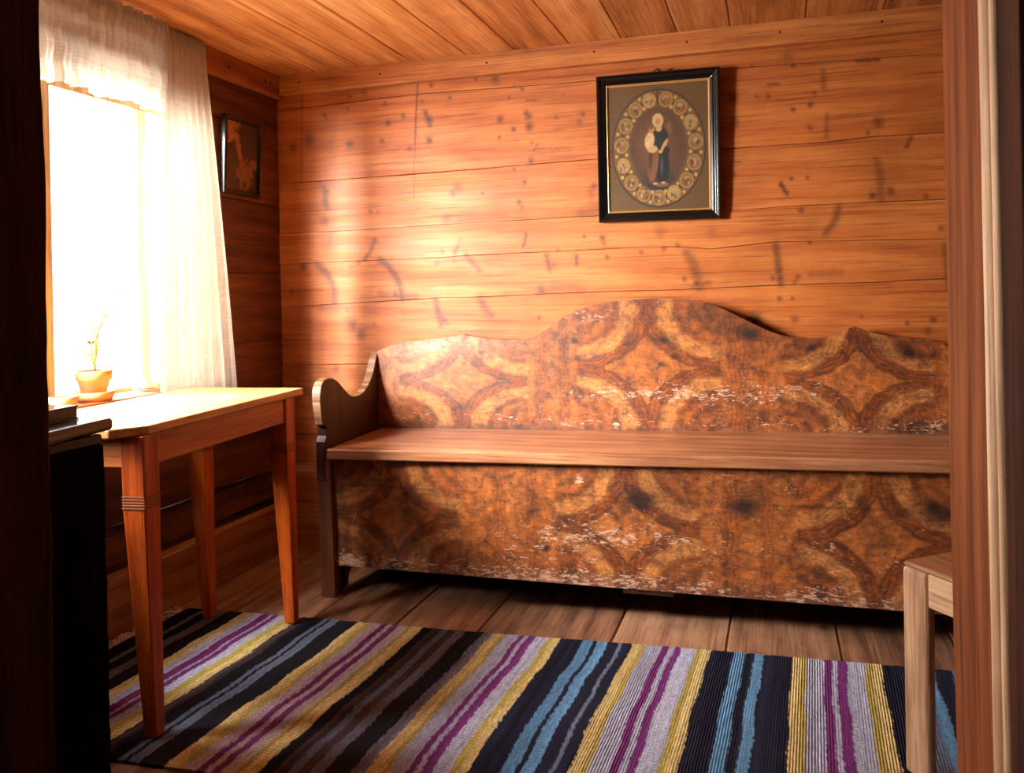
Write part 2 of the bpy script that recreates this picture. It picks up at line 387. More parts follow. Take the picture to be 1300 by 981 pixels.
# marks: (kind) points in the photograph's frame, half-width in its pixels, darkness
DOT = '392,177,6,.7 372,187,4,.7 414,244,4,.8 443,122,2,.8 441,138,1.6,.8 412,146,2,.9 414,150,1.6,.8 462,117,4,.5 444,183,4,.8 512,147,3,.8 493,156,3,.8 489,131,2.5,.6 536,129,1.6,.8 545,153,5,.9 545,178,4.5,.9 520,189,3,.7 485,179,2.5,.8 547,108,3,.8 628,101,5.5,.7 630,96,3,.8 604,100,2.5,.7 571,124,2,.9 663,113,2,.9 646,124,1.8,.8 653,108,1.6,.7 635,151,4,.8 652,164,3,.9 634,174,2,.8 668,144,3.5,.8 671,148,4.5,.8 672,161,5,.9 675,181,3,.5 674,204,4,.8 653,214,2.2,.9 666,231,3,.8 581,238,5,.7 575,245,3.5,.8 612,245,2.2,.9 740,145,3,.7 736,155,3,.6 706,149,2.2,.7 754,236,4,.8 659,257,3,.9 663,263,2.5,.8 567,277,5,.6 750,261,6,.35 562,320,2.5,.8 555,333,3,.6 576,330,2.5,.7 703,336,5,.6 687,368,6,.8 706,365,6,.5 684,403,3,.8 742,300,2.2,.8 708,317,2.2,.7 385,339,3.5,.7 455,333,3,.7 447,412,7,.75 458,424,6,.75 512,397,3,.4 412,280,5,.7 370,370,3,.6 427,468,4,.6 445,339,2.2,.6 470,268,2.2,.7 502,374,4,.9 765,302,4,.9 767,309,2.5,.8 771,326,3,.8 843,316,3,.7 814,320,3,.7 860,311,3,.7 838,295,7,.35 904,295,7,.35 885,360,4,.9 869,354,3,.8 959,405,8,.9 931,124,6,.8 934,155,5,.6 1007,83,3,.9 954,83,1.8,.9 998,80,1.8,.8 1000,70,6,.5 975,122,2.5,.9 960,122,1.8,.8 1034,118,3,.7 1029,133,3.2,.9 1007,139,3,.8 1028,162,3.5,.7 1115,155,6.5,.8 1102,168,3,.8 1108,248,5,.9 1131,242,5,.8 1176,249,3,.7 1005,227,2.2,.9 1025,225,2.5,.8 932,221,3,.7 1017,267,4,.8 981,353,3,.7 990,379,3.2,.9 1006,379,2.2,.8 1009,405,5,.6 1195,289,4,.7 1152,410,3,.9 1185,406,4,.8 1178,420,5,.6 1094,402,2.2,.8 1028,308,2.5,.8 440,393,2,.4 475,411,2,.4 590,215,1.6,.5 715,120,1.6,.5 505,230,1.6,.6 480,270,1.8,.6 530,265,1.6,.6'
LINE = '411,237;415,258;3;.7 405,233;432,232;2.5;.5 540,142;546,159;3;.8 530,105;527,182;1;.9 527,182;525,250;.7;.6 383,121;383,233;.8;.6 668,127;680,127;1;.8 678,191;683,182;1;.8 668,297;667,306;664,313;2;.9 581,314;577,321;2.2;.9 586,302;580,314;1.5;.4 592,324;600,333;608,342;3.2;.8 694,325;698,342;3.5;.8 732,325;732,335;2.6;.8 684,369;712,364;739,367;5;.45 610,379;615,391;623,399;5;.75 554,392;560,402;566,409;3.6;.85 403,336;417,348;424,367;424,385;4.2;.75 483,330;493,338;502,349;508,362;511,379;4.2;.8 484,373;505,376;5;.45 505,376;528,377;4;.6 476,304;470,320;462,330;2.4;.7 421,299;417,314;3;.4 412,254;415,262;3.6;.8 553,381;556,398;560,412;4;.85 408,391;424,391;5;.4 872,322;881,336;888,364;6;.6 880,364;900,358;3;.5 975,107;988,106;1.6;.9 1045,90;1046,112;3.6;.55 1088,78;1115,76;2.2;.9 1157,173;1151,186;3;.8 1113,203;1118,225;1118,254;5;.55 991,233;999,246;3;.9 1050,145;1049,175;3;.45 1065,262;1060,280;1048,296;4.5;.7 985,311;988,335;991,360;4.5;.75 1014,350;1008,360;2.5;.6 1030,348;1068,346;5;.35 1199,311;1205,368;4;.6 757,262;740,270;8;.45 750,240;752,275;4;.35 933,205;940,206;1.5;.6'
SCRIB = ['684,193;688,184;691,192;695,185;697,192', '699,186;701,192', '704,192;706,187;709,192;712,187;715,192', '718,188;720,191;723,188;726,190']
segs = []
for s in DOT.split():
    x, y, r, d = map(float, s.split(',')); segs.append(([(x, y)], r, d, 1))
for s in LINE.split():
    q = s.split(';'); segs.append(([tuple(map(float, p.split(','))) for p in q[:-2]], float(q[-2]), float(q[-1]), 0))
for s in SCRIB:
    segs.append(([tuple(map(float, p.split(','))) for p in s.split(';')], .8, .35, 0))
MARKS = []
for pts, r, d, dot in segs:
    w = [at(x, y, YB) for x, y in pts]
    x0 = at(pts[0][0] + 1, pts[0][1], YB)[0] - w[0][0]
    MARKS.append((np.array(w), r * x0, d, dot))
def mark_field(X, Z):
    out = np.zeros_like(X)
    jx = .0016 * np.sin(Z * 210 + 3 * np.sin(X * 90)); jz = .0012 * np.sin(X * 190 + 2 * np.sin(Z * 130))
    for pts, r, d, dot in MARKS:
        lo = pts.min(0) - 3 * r - .01; hi = pts.max(0) + 3 * r + .01
        s = (X > lo[0]) & (X < hi[0]) & (Z > lo[1]) & (Z < hi[1])
        if not s.any(): continue
        jj = min(1.0, r / .008)
        px, pz = X[s] + jx[s] * jj, Z[s] + jz[s] * jj
        if len(pts) == 1:
            dist = np.hypot((px - pts[0, 0]) / 1.0, (pz - pts[0, 1]) / 1.1)
        else:
            dist = np.full(px.shape, 9.)
            for a, b in zip(pts[:-1], pts[1:]):
                ab = b - a; t = np.clip(((px - a[0]) * ab[0] + (pz - a[1]) * ab[1]) / (ab @ ab), 0, 1)
                dist = np.minimum(dist, np.hypot(px - a[0] - t * ab[0], pz - a[1] - t * ab[1]))
        out[s] = np.maximum(out[s], d * np.clip(1.3 - dist / r * .75, 0, 1) ** 1.3)
    return out
def back_wall():
    xs = np.concatenate([[-2.12], np.arange(-1.96, .62, .0052), np.arange(.66, 1.43, .08)])
    nx = len(xs)
    order = [('top', lambda x: np.full_like(x, ZC + .02))] + [(k, lambda x, k=k: seam(k, x)) for k in 'ABCDEF'] + [('g', lambda x: np.full_like(x, .47)), ('h', lambda x: np.full_like(x, .20)), ('bot', lambda x: np.full_like(x, -.02))]
    V, F, T, MK = [], [], [], []
    for i in range(len(order) - 1):
        hi, lo = order[i][1](xs), order[i + 1][1](xs)
        ripple = np.array([.0016 * mnoise.noise((x * 9, i * 5.1, .3)) for x in xs])
        if i > 0: hi = hi + ripple
        n = max(8, int((hi - lo).mean() / .0052)) if i < 7 else 12
        ts = np.concatenate([[0.0], np.linspace(.008, .992, n), [1.0]])
        base = len(V) and sum(len(v) for v in V)
        Z = hi[None, :] + (lo - hi)[None, :] * ts[:, None]
        X = np.broadcast_to(xs, Z.shape)
        dep = np.zeros_like(Z); dep[0] = .006; dep[-1] = .006
        hew = .0012 * np.sin(X * 7 + i * 2) + .0015 * ((i % 3) - 1) + .0035 * (i == 0)
        Yv = YB + dep + hew
        V.append(np.stack([X, Yv, Z], -1).reshape(-1, 3)); MK.append(mark_field(X, Z).ravel())
        T.append(np.full(Z.size, [.62, .60, .66, .72, .70, .55, .5, .45, .4][i]))
        m = len(ts); a = (np.arange(m - 1)[:, None] * nx + np.arange(nx - 1)[None, :]).ravel() + base
        F.append(np.stack([a, a + 1, a + nx + 1, a + nx], -1))
    V = np.concatenate(V); F = np.concatenate(F); T = np.concatenate(T); MK = np.concatenate(MK)
    nb = len(V)
    back = [(-2.12, YB + .02, -.02), (1.44, YB + .02, -.02), (1.44, YB + .15, -.02), (-2.12, YB + .15, -.02)]
    V = np.concatenate([V, np.array(back + [(x, y, ZC + .05) for x, y, z in back])])
    T = np.concatenate([T, np.full(8, .5)]); MK = np.concatenate([MK, np.zeros(8)])
    fs = [tuple(f) for f in F.tolist()] + [tuple(nb + k for k in f) for f in [(3, 2, 1, 0), (4, 5, 6, 7), (0, 1, 5, 4), (1, 2, 6, 5), (2, 3, 7, 6), (3, 0, 4, 7)]]
    m = MB(); m.v = V.tolist(); m.f = fs; m.tone = T.tolist(); m.smooth = [False] * len(fs)
    return struct('wall_back', m, M['wall'], attrs={'mark': MK})
back_wall()

# ---- left wall with two windows
W1 = (1.88, 2.66, .7235, 1.69); W2 = (1.14, 1.865, .7235, 1.69)
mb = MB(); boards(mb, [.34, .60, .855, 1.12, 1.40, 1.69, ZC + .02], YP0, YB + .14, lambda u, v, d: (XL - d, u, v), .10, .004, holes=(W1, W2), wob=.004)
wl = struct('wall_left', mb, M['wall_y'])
mb = MB(); boards(mb, [-.02, .20, .325], YP0, YB + .14, lambda u, v, d: (XL - .028 - d, u, v + (.012 * mnoise.noise((u * 6, 1, 2)) if v > .25 else 0)), .14, .012, wob=.012)
struct('wall_left_sill_log', mb, M['wall_low'])
bpy.data.objects['wall_left_sill_log'].name = 'wall_left_foot'
# baseboards
mb = MB(); mb.box(XL - .05, XL + .022, 1.13, YB, 0, .188)
struct('baseboard_left', mb, M['base'], bevel=.004)
mb = MB(); mb.box(XL + .022, XR, YB - .02, YB + .03, 0, .185)
struct('baseboard_back', mb, M['trim'], bevel=.004)
# cornice trims
def trim_run(p0, p1, z0, z1, th, axis):
    m = MB(); n = 24
    for k in range(n + 1):
        u = p0 + (p1 - p0) * k / n
    return m
mb = MB(); mb.box(XL + .03, XR, YB - .032, YB + .03, 1.846, ZC + .01)
tr = struct('trim_1', mb, M['trim'], bevel=.004)
for x in (-1.815, -1.46, -1.02, -.61, -.28, .03, .35):
    m = MB(); m.lathe([(.0042, 0), (.0042, .001), (.002, .002)], 0, 0, 0, 10)
    m.v = [(x + a, YB - .032 - c, 1.888 + b) for a, b, c in m.v]
    build('nail_head', m, M['nail'], tr)
mb = MB(); mb.box(XL - .03, XL + .03, YP1, YB, 1.835, ZC + .01)
tr = struct('trim_2', mb, M['trim_y'], bevel=.004)
for y in (2.72, 2.955, 2.99):
    m = MB(); m.lathe([(.0055, 0), (.0055, .003), (.003, .0045)], 0, 0, 0, 10)
    m.v = [(XL + .03 + c, y + a, 1.878 + b) for a, b, c in m.v]
    build('nail_head', m, M['nail'], tr)
# right wall
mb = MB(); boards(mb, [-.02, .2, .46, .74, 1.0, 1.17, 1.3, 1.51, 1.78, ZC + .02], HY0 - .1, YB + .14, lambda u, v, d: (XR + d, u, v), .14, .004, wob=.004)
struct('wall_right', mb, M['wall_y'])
# hall walls (the dark room the picture is taken from)
mb = MB(); boards(mb, [HX0 - .1, -1.7, -1.3, -.9, -.5, -.1, .3, .7, 1.1, XR + .1], -.02, ZC + .02, lambda u, v, d: (v, HY0 - d, u), .1, .006)
struct('wall_hall_rear', mb, M['hall'])
mb = MB(); boards(mb, [HY0 - .1, -1.3, -.9, -.5, -.1, .3, .65, YP0], -.02, ZC + .02, lambda u, v, d: (HX0 - d, v, u), .1, .006)
struct('wall_hall_left', mb, M['hall'])

# ---- partition with the doorway
XJ, XJL = .205, -1.155
mb = MB()
mb.box(HX0 - .1, XJL - .02, YP0 + .02, YP1, -.02, ZC + .02)
mb.box(XJ + .035, XR + .02, YP0 + .02, YP1, -.02, ZC + .02, .3)
struct('wall_front', mb, M['hall'])
door = bpy.data.objects.new('door_1', None); C.objects.link(door); door.location = (-.47, 1.05, 0); door['kind'] = 'structure'
def rough_post(x0, x1, y0, y1, z0, z1, edge, amp, seed, n=60, tone=.5):
    """post whose `edge` side (x0 or x1) is waney"""
    m = MB(); rows = []
    for k in range(n + 1):
        z = z0 + (z1 - z0) * k / n
        w = amp * (mnoise.noise((z * 2.1, seed, 0)) + .5 * mnoise.noise((z * 6, seed, 4)) + .25 * mnoise.noise((z * 17, seed, 8)))
        a, b = (x0 + w, x1) if edge == 'x0' else (x0, x1 + w)
        rows += [(a, y0, z), (b, y0, z), (b, y1, z), (a, y1, z)]
    fs = [(k * 4 + e, k * 4 + (e + 1) % 4, k * 4 + 4 + (e + 1) % 4, k * 4 + 4 + e) for k in range(n) for e in range(4)]
    fs += [(3, 2, 1, 0), tuple(n * 4 + e for e in range(4))]
    return m.add(rows, fs, tone)
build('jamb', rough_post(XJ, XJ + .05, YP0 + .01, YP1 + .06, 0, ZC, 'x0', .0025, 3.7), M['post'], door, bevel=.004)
bd = MB()
def bead(cx, cy, r, seed):
    n = 10; m = 40; rows = []; fs = []
    for k in range(m + 1):
        z = ZC * k / m; w = .0007 * mnoise.noise((z * 7, seed, 1))
        for e in range(n):
            a = 2 * PI * e / n
            rows.append((cx + w + r * math.cos(a), cy + w + r * math.sin(a), z))
    for k in range(m):
        for e in range(n): fs.append((k * n + e, k * n + (e + 1) % n, (k + 1) * n + (e + 1) % n, (k + 1) * n + e))
    fs.append(tuple(range(n))); fs.append(tuple(m * n + e for e in range(n)))
    bd.add(rows, fs, .5, True)
bead(XJ + .006, YP0 - .002, .0125, 1.2); bead(XJ + .006, YP0 - .021, .0075, 2.9)
build('bead_moulding', bd, M['bead'], door)
mb = MB(); mb.box(XJ + .004, XJ + .16, YP0 - .105, YP0 - .020, 0, ZC); mb.box(XJ + .012, XJ + .16, YP0 - .02, YP0 + .02, 0, ZC)
build('casing', mb, M['post_dark'], door, bevel=.003)
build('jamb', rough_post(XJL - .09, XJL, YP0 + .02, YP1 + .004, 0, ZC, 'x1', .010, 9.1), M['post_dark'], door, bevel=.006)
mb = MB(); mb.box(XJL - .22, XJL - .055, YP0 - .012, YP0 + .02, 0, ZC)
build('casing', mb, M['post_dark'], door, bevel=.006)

# ---- windows
def window(name, w, n):
    y0, y1, z0, z1 = w
    r = bpy.data.objects.new(name, None); C.objects.link(r); r.location = (XL - .13, (y0 + y1) / 2, z0); r['kind'] = 'structure'
    xo, xi = XL - .095, XL - .05
    sn, sf = (.095, .05) if n == 1 else (.04, .02); s = .04
    fm = MB()
    fm.box(xo, xi, y0, y0 + sn, z0, z1); fm.box(xo, xi, y1 - sf, y1, z0, z1); fm.box(xo, xi, y0 + sn, y1 - sf, z1 - s, z1); fm.box(xo, xi, y0 + sn, y1 - sf, z0, z0 + .025)
    build('window_frame', fm, M['sash'], r, bevel=.003)
    if n == 2:
        g = MB(); g.box(xo + .016, xo + .02, y0 + sn, y1 - sf, z0 + .025, z1 - s)
        build('window_pane', g, M['glass'], r)
        sm = MB(); sm.box(XL - .115, XL + .04, y0, y1, z0 - .03, z0 + .012); build('window_sill', sm, M['trim_y'], r, bevel=.003)
        return
    ym = 2.315
    mm = MB(); mm.box(xo, xi + .012, ym, ym + .04, z0 + .025, z1 - s)
    build('mullion', mm, M['sash'], r, bevel=.004)
    lm = MB(); lm.hexa([(xi, ym - .045, z0 + .014), (xi + .035, ym - .02, z0 + .014), (xi + .035, ym + .045, z0 + .014), (xi, ym + .06, z0 + .014)],
                       [(xi, ym + .004, z0 + .05), (xi + .014, ym + .008, z0 + .05), (xi + .014, ym + .03, z0 + .05), (xi, ym + .033, z0 + .05)])
    build('mullion_foot', lm, M['sash'], r, bevel=.003)
    for a, b in ((y0 + sn, ym), (ym + .04, y1 - sf)):
        g = MB(); g.box(xo + .016, xo + .02, a, b, z0 + .025, z1 - s)
        build('window_pane', g, M['glass'], r)
    sm = MB(); sm.box(XL - .115, XL + .0, y0, y1, z0 - .03, z0 + .012); sm.box(XL, XL + .102, y0 - .05, y1 - .42 if n == 1 else y1, z0 - .02, z0 + .012)
    build('window_sill', sm, M['trim_y'], r, bevel=.003)
window('window_1', W1, 1); window('window_2', W2, 2)
# bright yard outside
mb = MB(); mb.box(-14, -2.6, -8, 14, -.5, -.4)
struct('ground', mb, M['snow'])

# ------------------------------------------------------------------ curtains
def cloth_sheet(name, y0f, y1f, z0f, z1, nu, nv, xf, label, cat, hem=None):
    vs, fs = [], []
    for j in range(nv + 1):
        t = j / nv
        for i in range(nu + 1):
            s = i / nu
            z = z1(s) + (z0f(s) - z1(s)) * t
            y = y0f(t) + (y1f(t) - y0f(t)) * s
            vs.append((xf(s, t), y, z))
    for j in range(nv):
        for i in range(nu):
            a = j * (nu + 1) + i; fs.append((a, a + 1, a + nu + 2, a + nu + 1))
    m = MB(); m.add(vs, fs, .5, True)
    r = thing(name, label, cat, (XL + .06, (y0f(1) + y1f(1)) / 2, z1(0)))
    return r, m
def fold(s, t):
    a = .15 + .85 * min(1, t * 1.6)
    return XL + .054 + a * (.016 * math.sin(s * 2 * PI * 6.5 + .6) + .006 * math.sin(s * 2 * PI * 14 + 1.7 + t * 2)) + .016 * t * s + .006 * math.sin(s * 90) * max(0, 1 - t * 14)
r, m = cloth_sheet('curtain', lambda t: 2.325 - .05 * t, lambda t: 2.545 + .125 * t ** .8, lambda s: .66, lambda s: 1.896 + .004 * math.sin(s * 70), 150, 70, fold, 'white muslin side curtain hanging in folds at the far side of the window', 'curtain')
build('drape', m, M['cloth'], r)
# gathered heading: a narrow ruffle standing above the rod
hv, hf = [], []
for i in range(151):
    s = i / 150; x = XL + .052 + .009 * math.sin(s * 2 * PI * 16); y = 2.325 + .222 * s
    hv += [(x, y, 1.870), (x + .004, y, 1.885), (x + .001, y, 1.912 + .004 * math.sin(s * 61))]
for i in range(150):
    for e in range(2): hf.append((i * 3 + e, i * 3 + e + 1, i * 3 + 4 + e, i * 3 + 3 + e))
mb = MB(); mb.add(hv, hf, .5, True); build('heading_ruffle', mb, M['cloth'], r)
def vfold(s, t):
    return XL + .094 + (.3 + .7 * t) * (.007 * math.sin(s * 2 * PI * 9) + .005 * math.sin(s * 2 * PI * 21 + 1)) + .005 * math.sin(s * 2 * PI * 30) * max(0, 1 - 7 * t) + .003 * math.sin(t * 22)
r, m = cloth_sheet('curtain_valance', lambda t: 1.66, lambda t: 2.315 - .03 * t, lambda s: 1.618 + .005 * math.sin(s * 19) + .004 * math.sin(s * 43), lambda s: 1.895 + .004 * math.sin(s * 83), 160, 40, vfold, 'short white gathered valance across the top of the window', 'valance')
build('drape', m, M['voile'], r)
hv, hf = [], []
for i in range(201):
    s = i / 200; x = XL + .092 + .008 * math.sin(s * 2 * PI * 30); y = 1.66 + .655 * s
    hv += [(x, y, 1.868), (x + .005, y, 1.884), (x + .001, y, 1.910 + .004 * math.sin(s * 97))]
for i in range(200):
    for e in range(2): hf.append((i * 3 + e, i * 3 + e + 1, i * 3 + 4 + e, i * 3 + 3 + e))
mb = MB(); mb.add(hv, hf, .5, True); build('heading_ruffle', mb, M['voile'], r)
mb = MB(); mb.tube([(XL + .036, 1.6, 1.878), (XL + .036, 2.57, 1.884)], .005, 10)
tag(build('curtain_rod', mb, M['trim_y']), 'thin wooden rod carrying the white curtain and valance', 'curtain rod')

# ------------------------------------------------------------------ painted bench
BL = Vector((-.48, 2.82, 0))
bench = thing('storage_bench', 'long painted wooden settle with scrolled arm, wavy backrest and chest seat', 'bench', BL)
OCH, MID, DRK, DRK2 = np.array(lin(176, 110, 58)[:3]), np.array(lin(160, 90, 42)[:3]), np.array(lin(118, 60, 27)[:3]), np.array(lin(138, 74, 34)[:3])
def sstep(x, a, b):
    t = np.clip((x - a) / (b - a), 0, 1); return t * t * (3 - 2 * t)
def grained(X, Z, units, divs):
    nz = .012 * np.sin(X * 61 + 2.1 * np.sin(Z * 47)) + .010 * np.sin(Z * 83 + 1.7 * np.sin(X * 39))
    col = MID[None, :] * (0.92 + .10 * np.sin(X * 13 + 3 * np.sin(Z * 9)))[:, None]
    for cx, cz, a, b, zt in units:
        u, v = np.abs(X - cx), np.abs(Z - cz)
        ins = (u < a) & (v < b + zt)
        r = np.hypot((a - u) / a, np.clip(b - v, -.5 * b, None) / b) + nz
        comb = .5 + .5 * np.sin(r * 95 + 2.5 * np.sin(np.arctan2(b - v, a - u) * 9))
        band = DRK2 * .9 + 0 * r[:, None]
        band = np.where((r < .60)[:, None], DRK2[None, :] * (1.0 + .22 * np.sin(r * 30))[:, None], band)
        lt = sstep(r, .60, .68) * (1 - sstep(r, .84, .90))
        band = band * (1 - lt)[:, None] + OCH[None, :] * (.84 + .22 * comb)[:, None] * lt[:, None]
        dk = sstep(r, .86, .92) * (1 - sstep(r, 1.01, 1.06))
        band = band * (1 - dk)[:, None] + DRK[None, :] * (.85 + .5 * comb)[:, None] * dk[:, None]
        edge = np.exp(-((r - 1.05) / .022) ** 2) + .5 * np.exp(-((r - .86) / .015) ** 2)
        cen = sstep(r, 1.02, 1.08)
        band = band * (1 - cen)[:, None] + (MID * 1.03)[None, :] * cen[:, None]
        band = band * (1 - .55 * edge)[:, None]
        w = (sstep(a - u, -.002, .012) * ins)[:, None]
        col = col * (1 - w) + band * w
    sq = np.clip(1 - np.abs(np.sin((X + .012 * np.sin(Z * 75 + 3 * np.sin(X * 21)) + .004 * np.sin(Z * 300)) * 34)) / .07, 0, 1) * (np.sin(Z * 23 + X * 31) > .35)
    col = col * (1 - .35 * sq)[:, None] + np.array(lin(210, 160, 112)[:3])[None, :] * (.35 * sq)[:, None]
    for x0, x1 in divs:
        d = sstep(X, x0 - .006, x0 + .006) * (1 - sstep(X, x1 - .006, x1 + .006))
        wv = .5 + .5 * np.sin((X + .004 * np.sin(Z * 60)) * 420)
        col = col * (1 - d)[:, None] + (DRK2[None, :] * (.85 + .35 * wv)[:, None]) * d[:, None]
    return col
def spots(X, Z, pts, col, dark=np.array(lin(40, 26, 26)[:3])):
    for x, z, r, k in pts:
        d = np.hypot(X - x + .004 * np.sin(Z * 140), (Z - z) * 1.5 + .004 * np.sin(X * 120))
        w = k * np.clip(1.4 - d / r, 0, 1)
        col = col * (1 - w)[:, None] + dark[None, :] * w[:, None]
    return col
def panel(name, x0, x1, zlo, zhi, yf, yb, nx, nz, colfn, wearfn, lean=0.0):
    xs = np.linspace(x0, x1, nx + 1); lo, hi = zlo(xs), zhi(xs)
    ts = np.linspace(0, 1, nz + 1)
    Z = lo[None] + (hi - lo)[None] * ts[:, None]; X = np.broadcast_to(xs, Z.shape)
    Y = yf + 0 * Z + lean * (Z - .5)
    fr = np.stack([X, Y, Z], -1).reshape(-1, 3); n = len(fr)
    bot = np.stack([xs, np.full_like(xs, yb), lo], -1); top = np.stack([xs, yb + lean * (hi - .5), hi], -1)
    V = np.concatenate([fr, bot, top]); w = nx + 1
    a = (np.arange(nz)[:, None] * w + np.arange(nx)[None]).ravel()
    F = np.stack([a, a + 1, a + w + 1, a + w], -1).tolist()
    for i in range(nx):
        F.append((n + i, n + i + 1, i + 1, i)); T0 = nz * w
        F.append((T0 + i, T0 + i + 1, n + w + i + 1, n + w + i)); F.append((n + i + 1, n + i, n + w + i, n + w + i + 1))
    F.append([k * w for k in range(nz + 1)] + [n + w, n]); F.append([k * w + nx for k in range(nz, -1, -1)] + [n + nx, n + w + nx])
    Xf, Zf = V[:, 0], V[:, 2]
    m = MB(); m.v = V.tolist(); m.f = [tuple(f) for f in F]; m.tone = [.5] * len(V); m.smooth = [False] * len(F)
    return build(name, m, M['paint'], bench, attrs={'paint': colfn(Xf, Zf), 'wear': wearfn(Xf, Zf)})
# chest front
BX0, BX1 = -1.478, .53
lidz = lambda x: .508 + (x + 1.475) * .0165
FU = [(-1.222, .288, .232, .185, 0), (-.453, .295, .229, .19, 0), (.262, .298, .222, .195, 0)]
FD = [(-.885, -.84), (-.775, -.735), (-.165, -.12), (-.06, -.02)]
def front_wear(X, Z):
    w = .42 * np.exp(-((Z - .118) / .04) ** 2) + .33 * np.exp(-((X + .68) / .28) ** 2 - ((Z - .23) / .10) ** 2) + .30 * np.exp(-((X + .42) / .20) ** 2 - ((Z - .27) / .035) ** 2) + .22 * np.exp(-((X - .05) / .22) ** 2 - ((Z - .45) / .05) ** 2) + .25 * np.exp(-((X - .1) / .4) ** 2 - ((Z - .25) / .08) ** 2)
    w += .05
    w += .6 * np.exp(-((X + .60) / .018) ** 2 - ((Z - .435) / .022) ** 2) + .25 * np.exp(-((X + 1.40) / .06) ** 2 - ((Z - .14) / .03) ** 2)
    return w
fs_pts = [(-.415, .385, .055, .85), (-.40, .365, .025, .9), (-.10, .375, .04, .8), (-.09, .395, .07, .4), (.42, .39, .06, .8), (-1.245, .125, .024, .9), (-.715, .215, .018, .9), (-.745, .335, .03, .5), (-.3, .38, .09, .35), (-1.30, .40, .035, .5), (-1.42, .42, .03, .4)]
def front_col(X, Z):
    c = spots(X, Z, fs_pts, grained(X, Z, FU, FD))
    ln = np.exp(-((Z - .385 - .004 * np.sin(X * 7)) / .0035) ** 2) * (.55 + .45 * np.sin(X * 9))
    c = c * (1 - .5 * np.clip(ln, 0, 1))[:, None]
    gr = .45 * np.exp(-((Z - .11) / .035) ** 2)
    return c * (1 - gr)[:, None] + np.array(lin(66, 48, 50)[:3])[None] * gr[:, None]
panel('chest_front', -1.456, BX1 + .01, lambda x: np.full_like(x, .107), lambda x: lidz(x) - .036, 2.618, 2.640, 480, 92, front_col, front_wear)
# backrest
BC = [(-1.50, .797), (-1.47, .812), (-1.414, .834), (-1.34, .845), (-1.266, .853), (-1.185, .861), (-1.14, .868), (-1.118, .874), (-1.09, .866), (-1.03, .857), (-.966, .853), (-.90, .853), (-.845, .861), (-.80, .887), (-.74, .928), (-.681, .957), (-.60, .980), (-.494, .991), (-.40, .994), (-.33, .991), (-.262, .984), (-.215, .970), (-.169, .951), (-.079, .903), (-.03, .879), (.01, .863), (.06, .853), (.135, .853), (.18, .861), (.225, .883), (.245, .890), (.265, .884), (.30, .868), (.352, .857), (.423, .852), (.475, .845), (.505, .832), (.535, .81)]
bxs, bzs = np.array([p[0] for p in BC]), np.array([p[1] for p in BC])
BU = [(-1.13, .70, .262, .165, .02), (-.437, .752, .256, .205, .06), (.252, .715, .236, .175, .03)]
BD = [(-.845, -.80), (-.755, -.715), (-.165, -.095), (-.06, -.025), (.475, .50)]
def back_wear(X, Z):
    w = .40 * np.exp(-((X + .43) / .30) ** 2 - ((Z - .655) / .035) ** 2) + .22 * np.exp(-((Z - .56) / .035) ** 2) + .25 * np.exp(-((X - .0) / .5) ** 2 - ((Z - .68) / .05) ** 2)
    w += .06
    w += .5 * np.exp(-((X + 1.25) / .16) ** 2 - ((Z - .83) / .03) ** 2) + .3 * np.exp(-((X + .63) / .12) ** 2 - ((Z - .93) / .03) ** 2) + .25 * np.exp(-((X - .47) / .05) ** 2 - ((Z - .6) / .06) ** 2)
    return w
bs_pts = [(-1.06, .806, .014, .8), (-.697, .845, .014, .95), (-.685, .783, .020, .8), (-.38, .845, .018, .85), (-.345, .795, .015, .8), (-.385, .762, .018, .8), (-.083, .868, .04, .9), (.115, .823, .02, .9), (-.155, .885, .06, .5), (.42, .56, .06, .7), (.40, .80, .03, .8), (.36, .84, .12, .35), (.05, .84, .10, .3), (-.2, .93, .08, .3), (-.45, .94, .04, .2), (.33, .56, .08, .4), (.50, .55, .05, .5), (-1.2, .84, .05, .15), (-.17, .60, .12, .25), (.1, .6, .1, .25)]
def back_col(X, Z):
    c = spots(X, Z, bs_pts, grained(X, Z, BU, BD))
    top = np.interp(X, bxs, bzs)
    scr = .6 * np.exp(-((X + 1.2) / .2) ** 2) * sstep(Z, top - .10, top - .01)     # rubbed pale top left
    c = c * (1 - scr)[:, None] + np.array(lin(190, 132, 92)[:3])[None] * scr[:, None]
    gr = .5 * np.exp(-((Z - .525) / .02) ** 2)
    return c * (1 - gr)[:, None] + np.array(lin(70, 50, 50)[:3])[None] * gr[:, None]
panel('backrest', -1.475, .535, lambda x: np.full_like(x, .47), lambda x: np.interp(x, bxs, bzs), 3.008, 3.034, 500, 120, back_col, back_wear)
# seat lid
mb = MB(); n = 40; rows = []
for k in range(n + 1):
    x = -1.463 + (BX1 - .002 + 1.463) * k / n; z = lidz(x) + .0008 * mnoise.noise((x * 5, 0, 2))
    rows += [(x, 2.590, z - .036), (x, 2.586, z - .032), (x, 2.586, z - .005), (x, 2.591, z), (x, 3.008, z + .006), (x, 3.008, z - .036)]
fs = [(k * 6 + e, k * 6 + (e + 1) % 6, k * 6 + 6 + (e + 1) % 6, k * 6 + 6 + e) for k in range(n) for e in range(6)] + [tuple(range(6)), tuple(n * 6 + e for e in range(6))]
mb.add(rows, fs, .55); build('seat_lid', mb, M['seat'], bench)
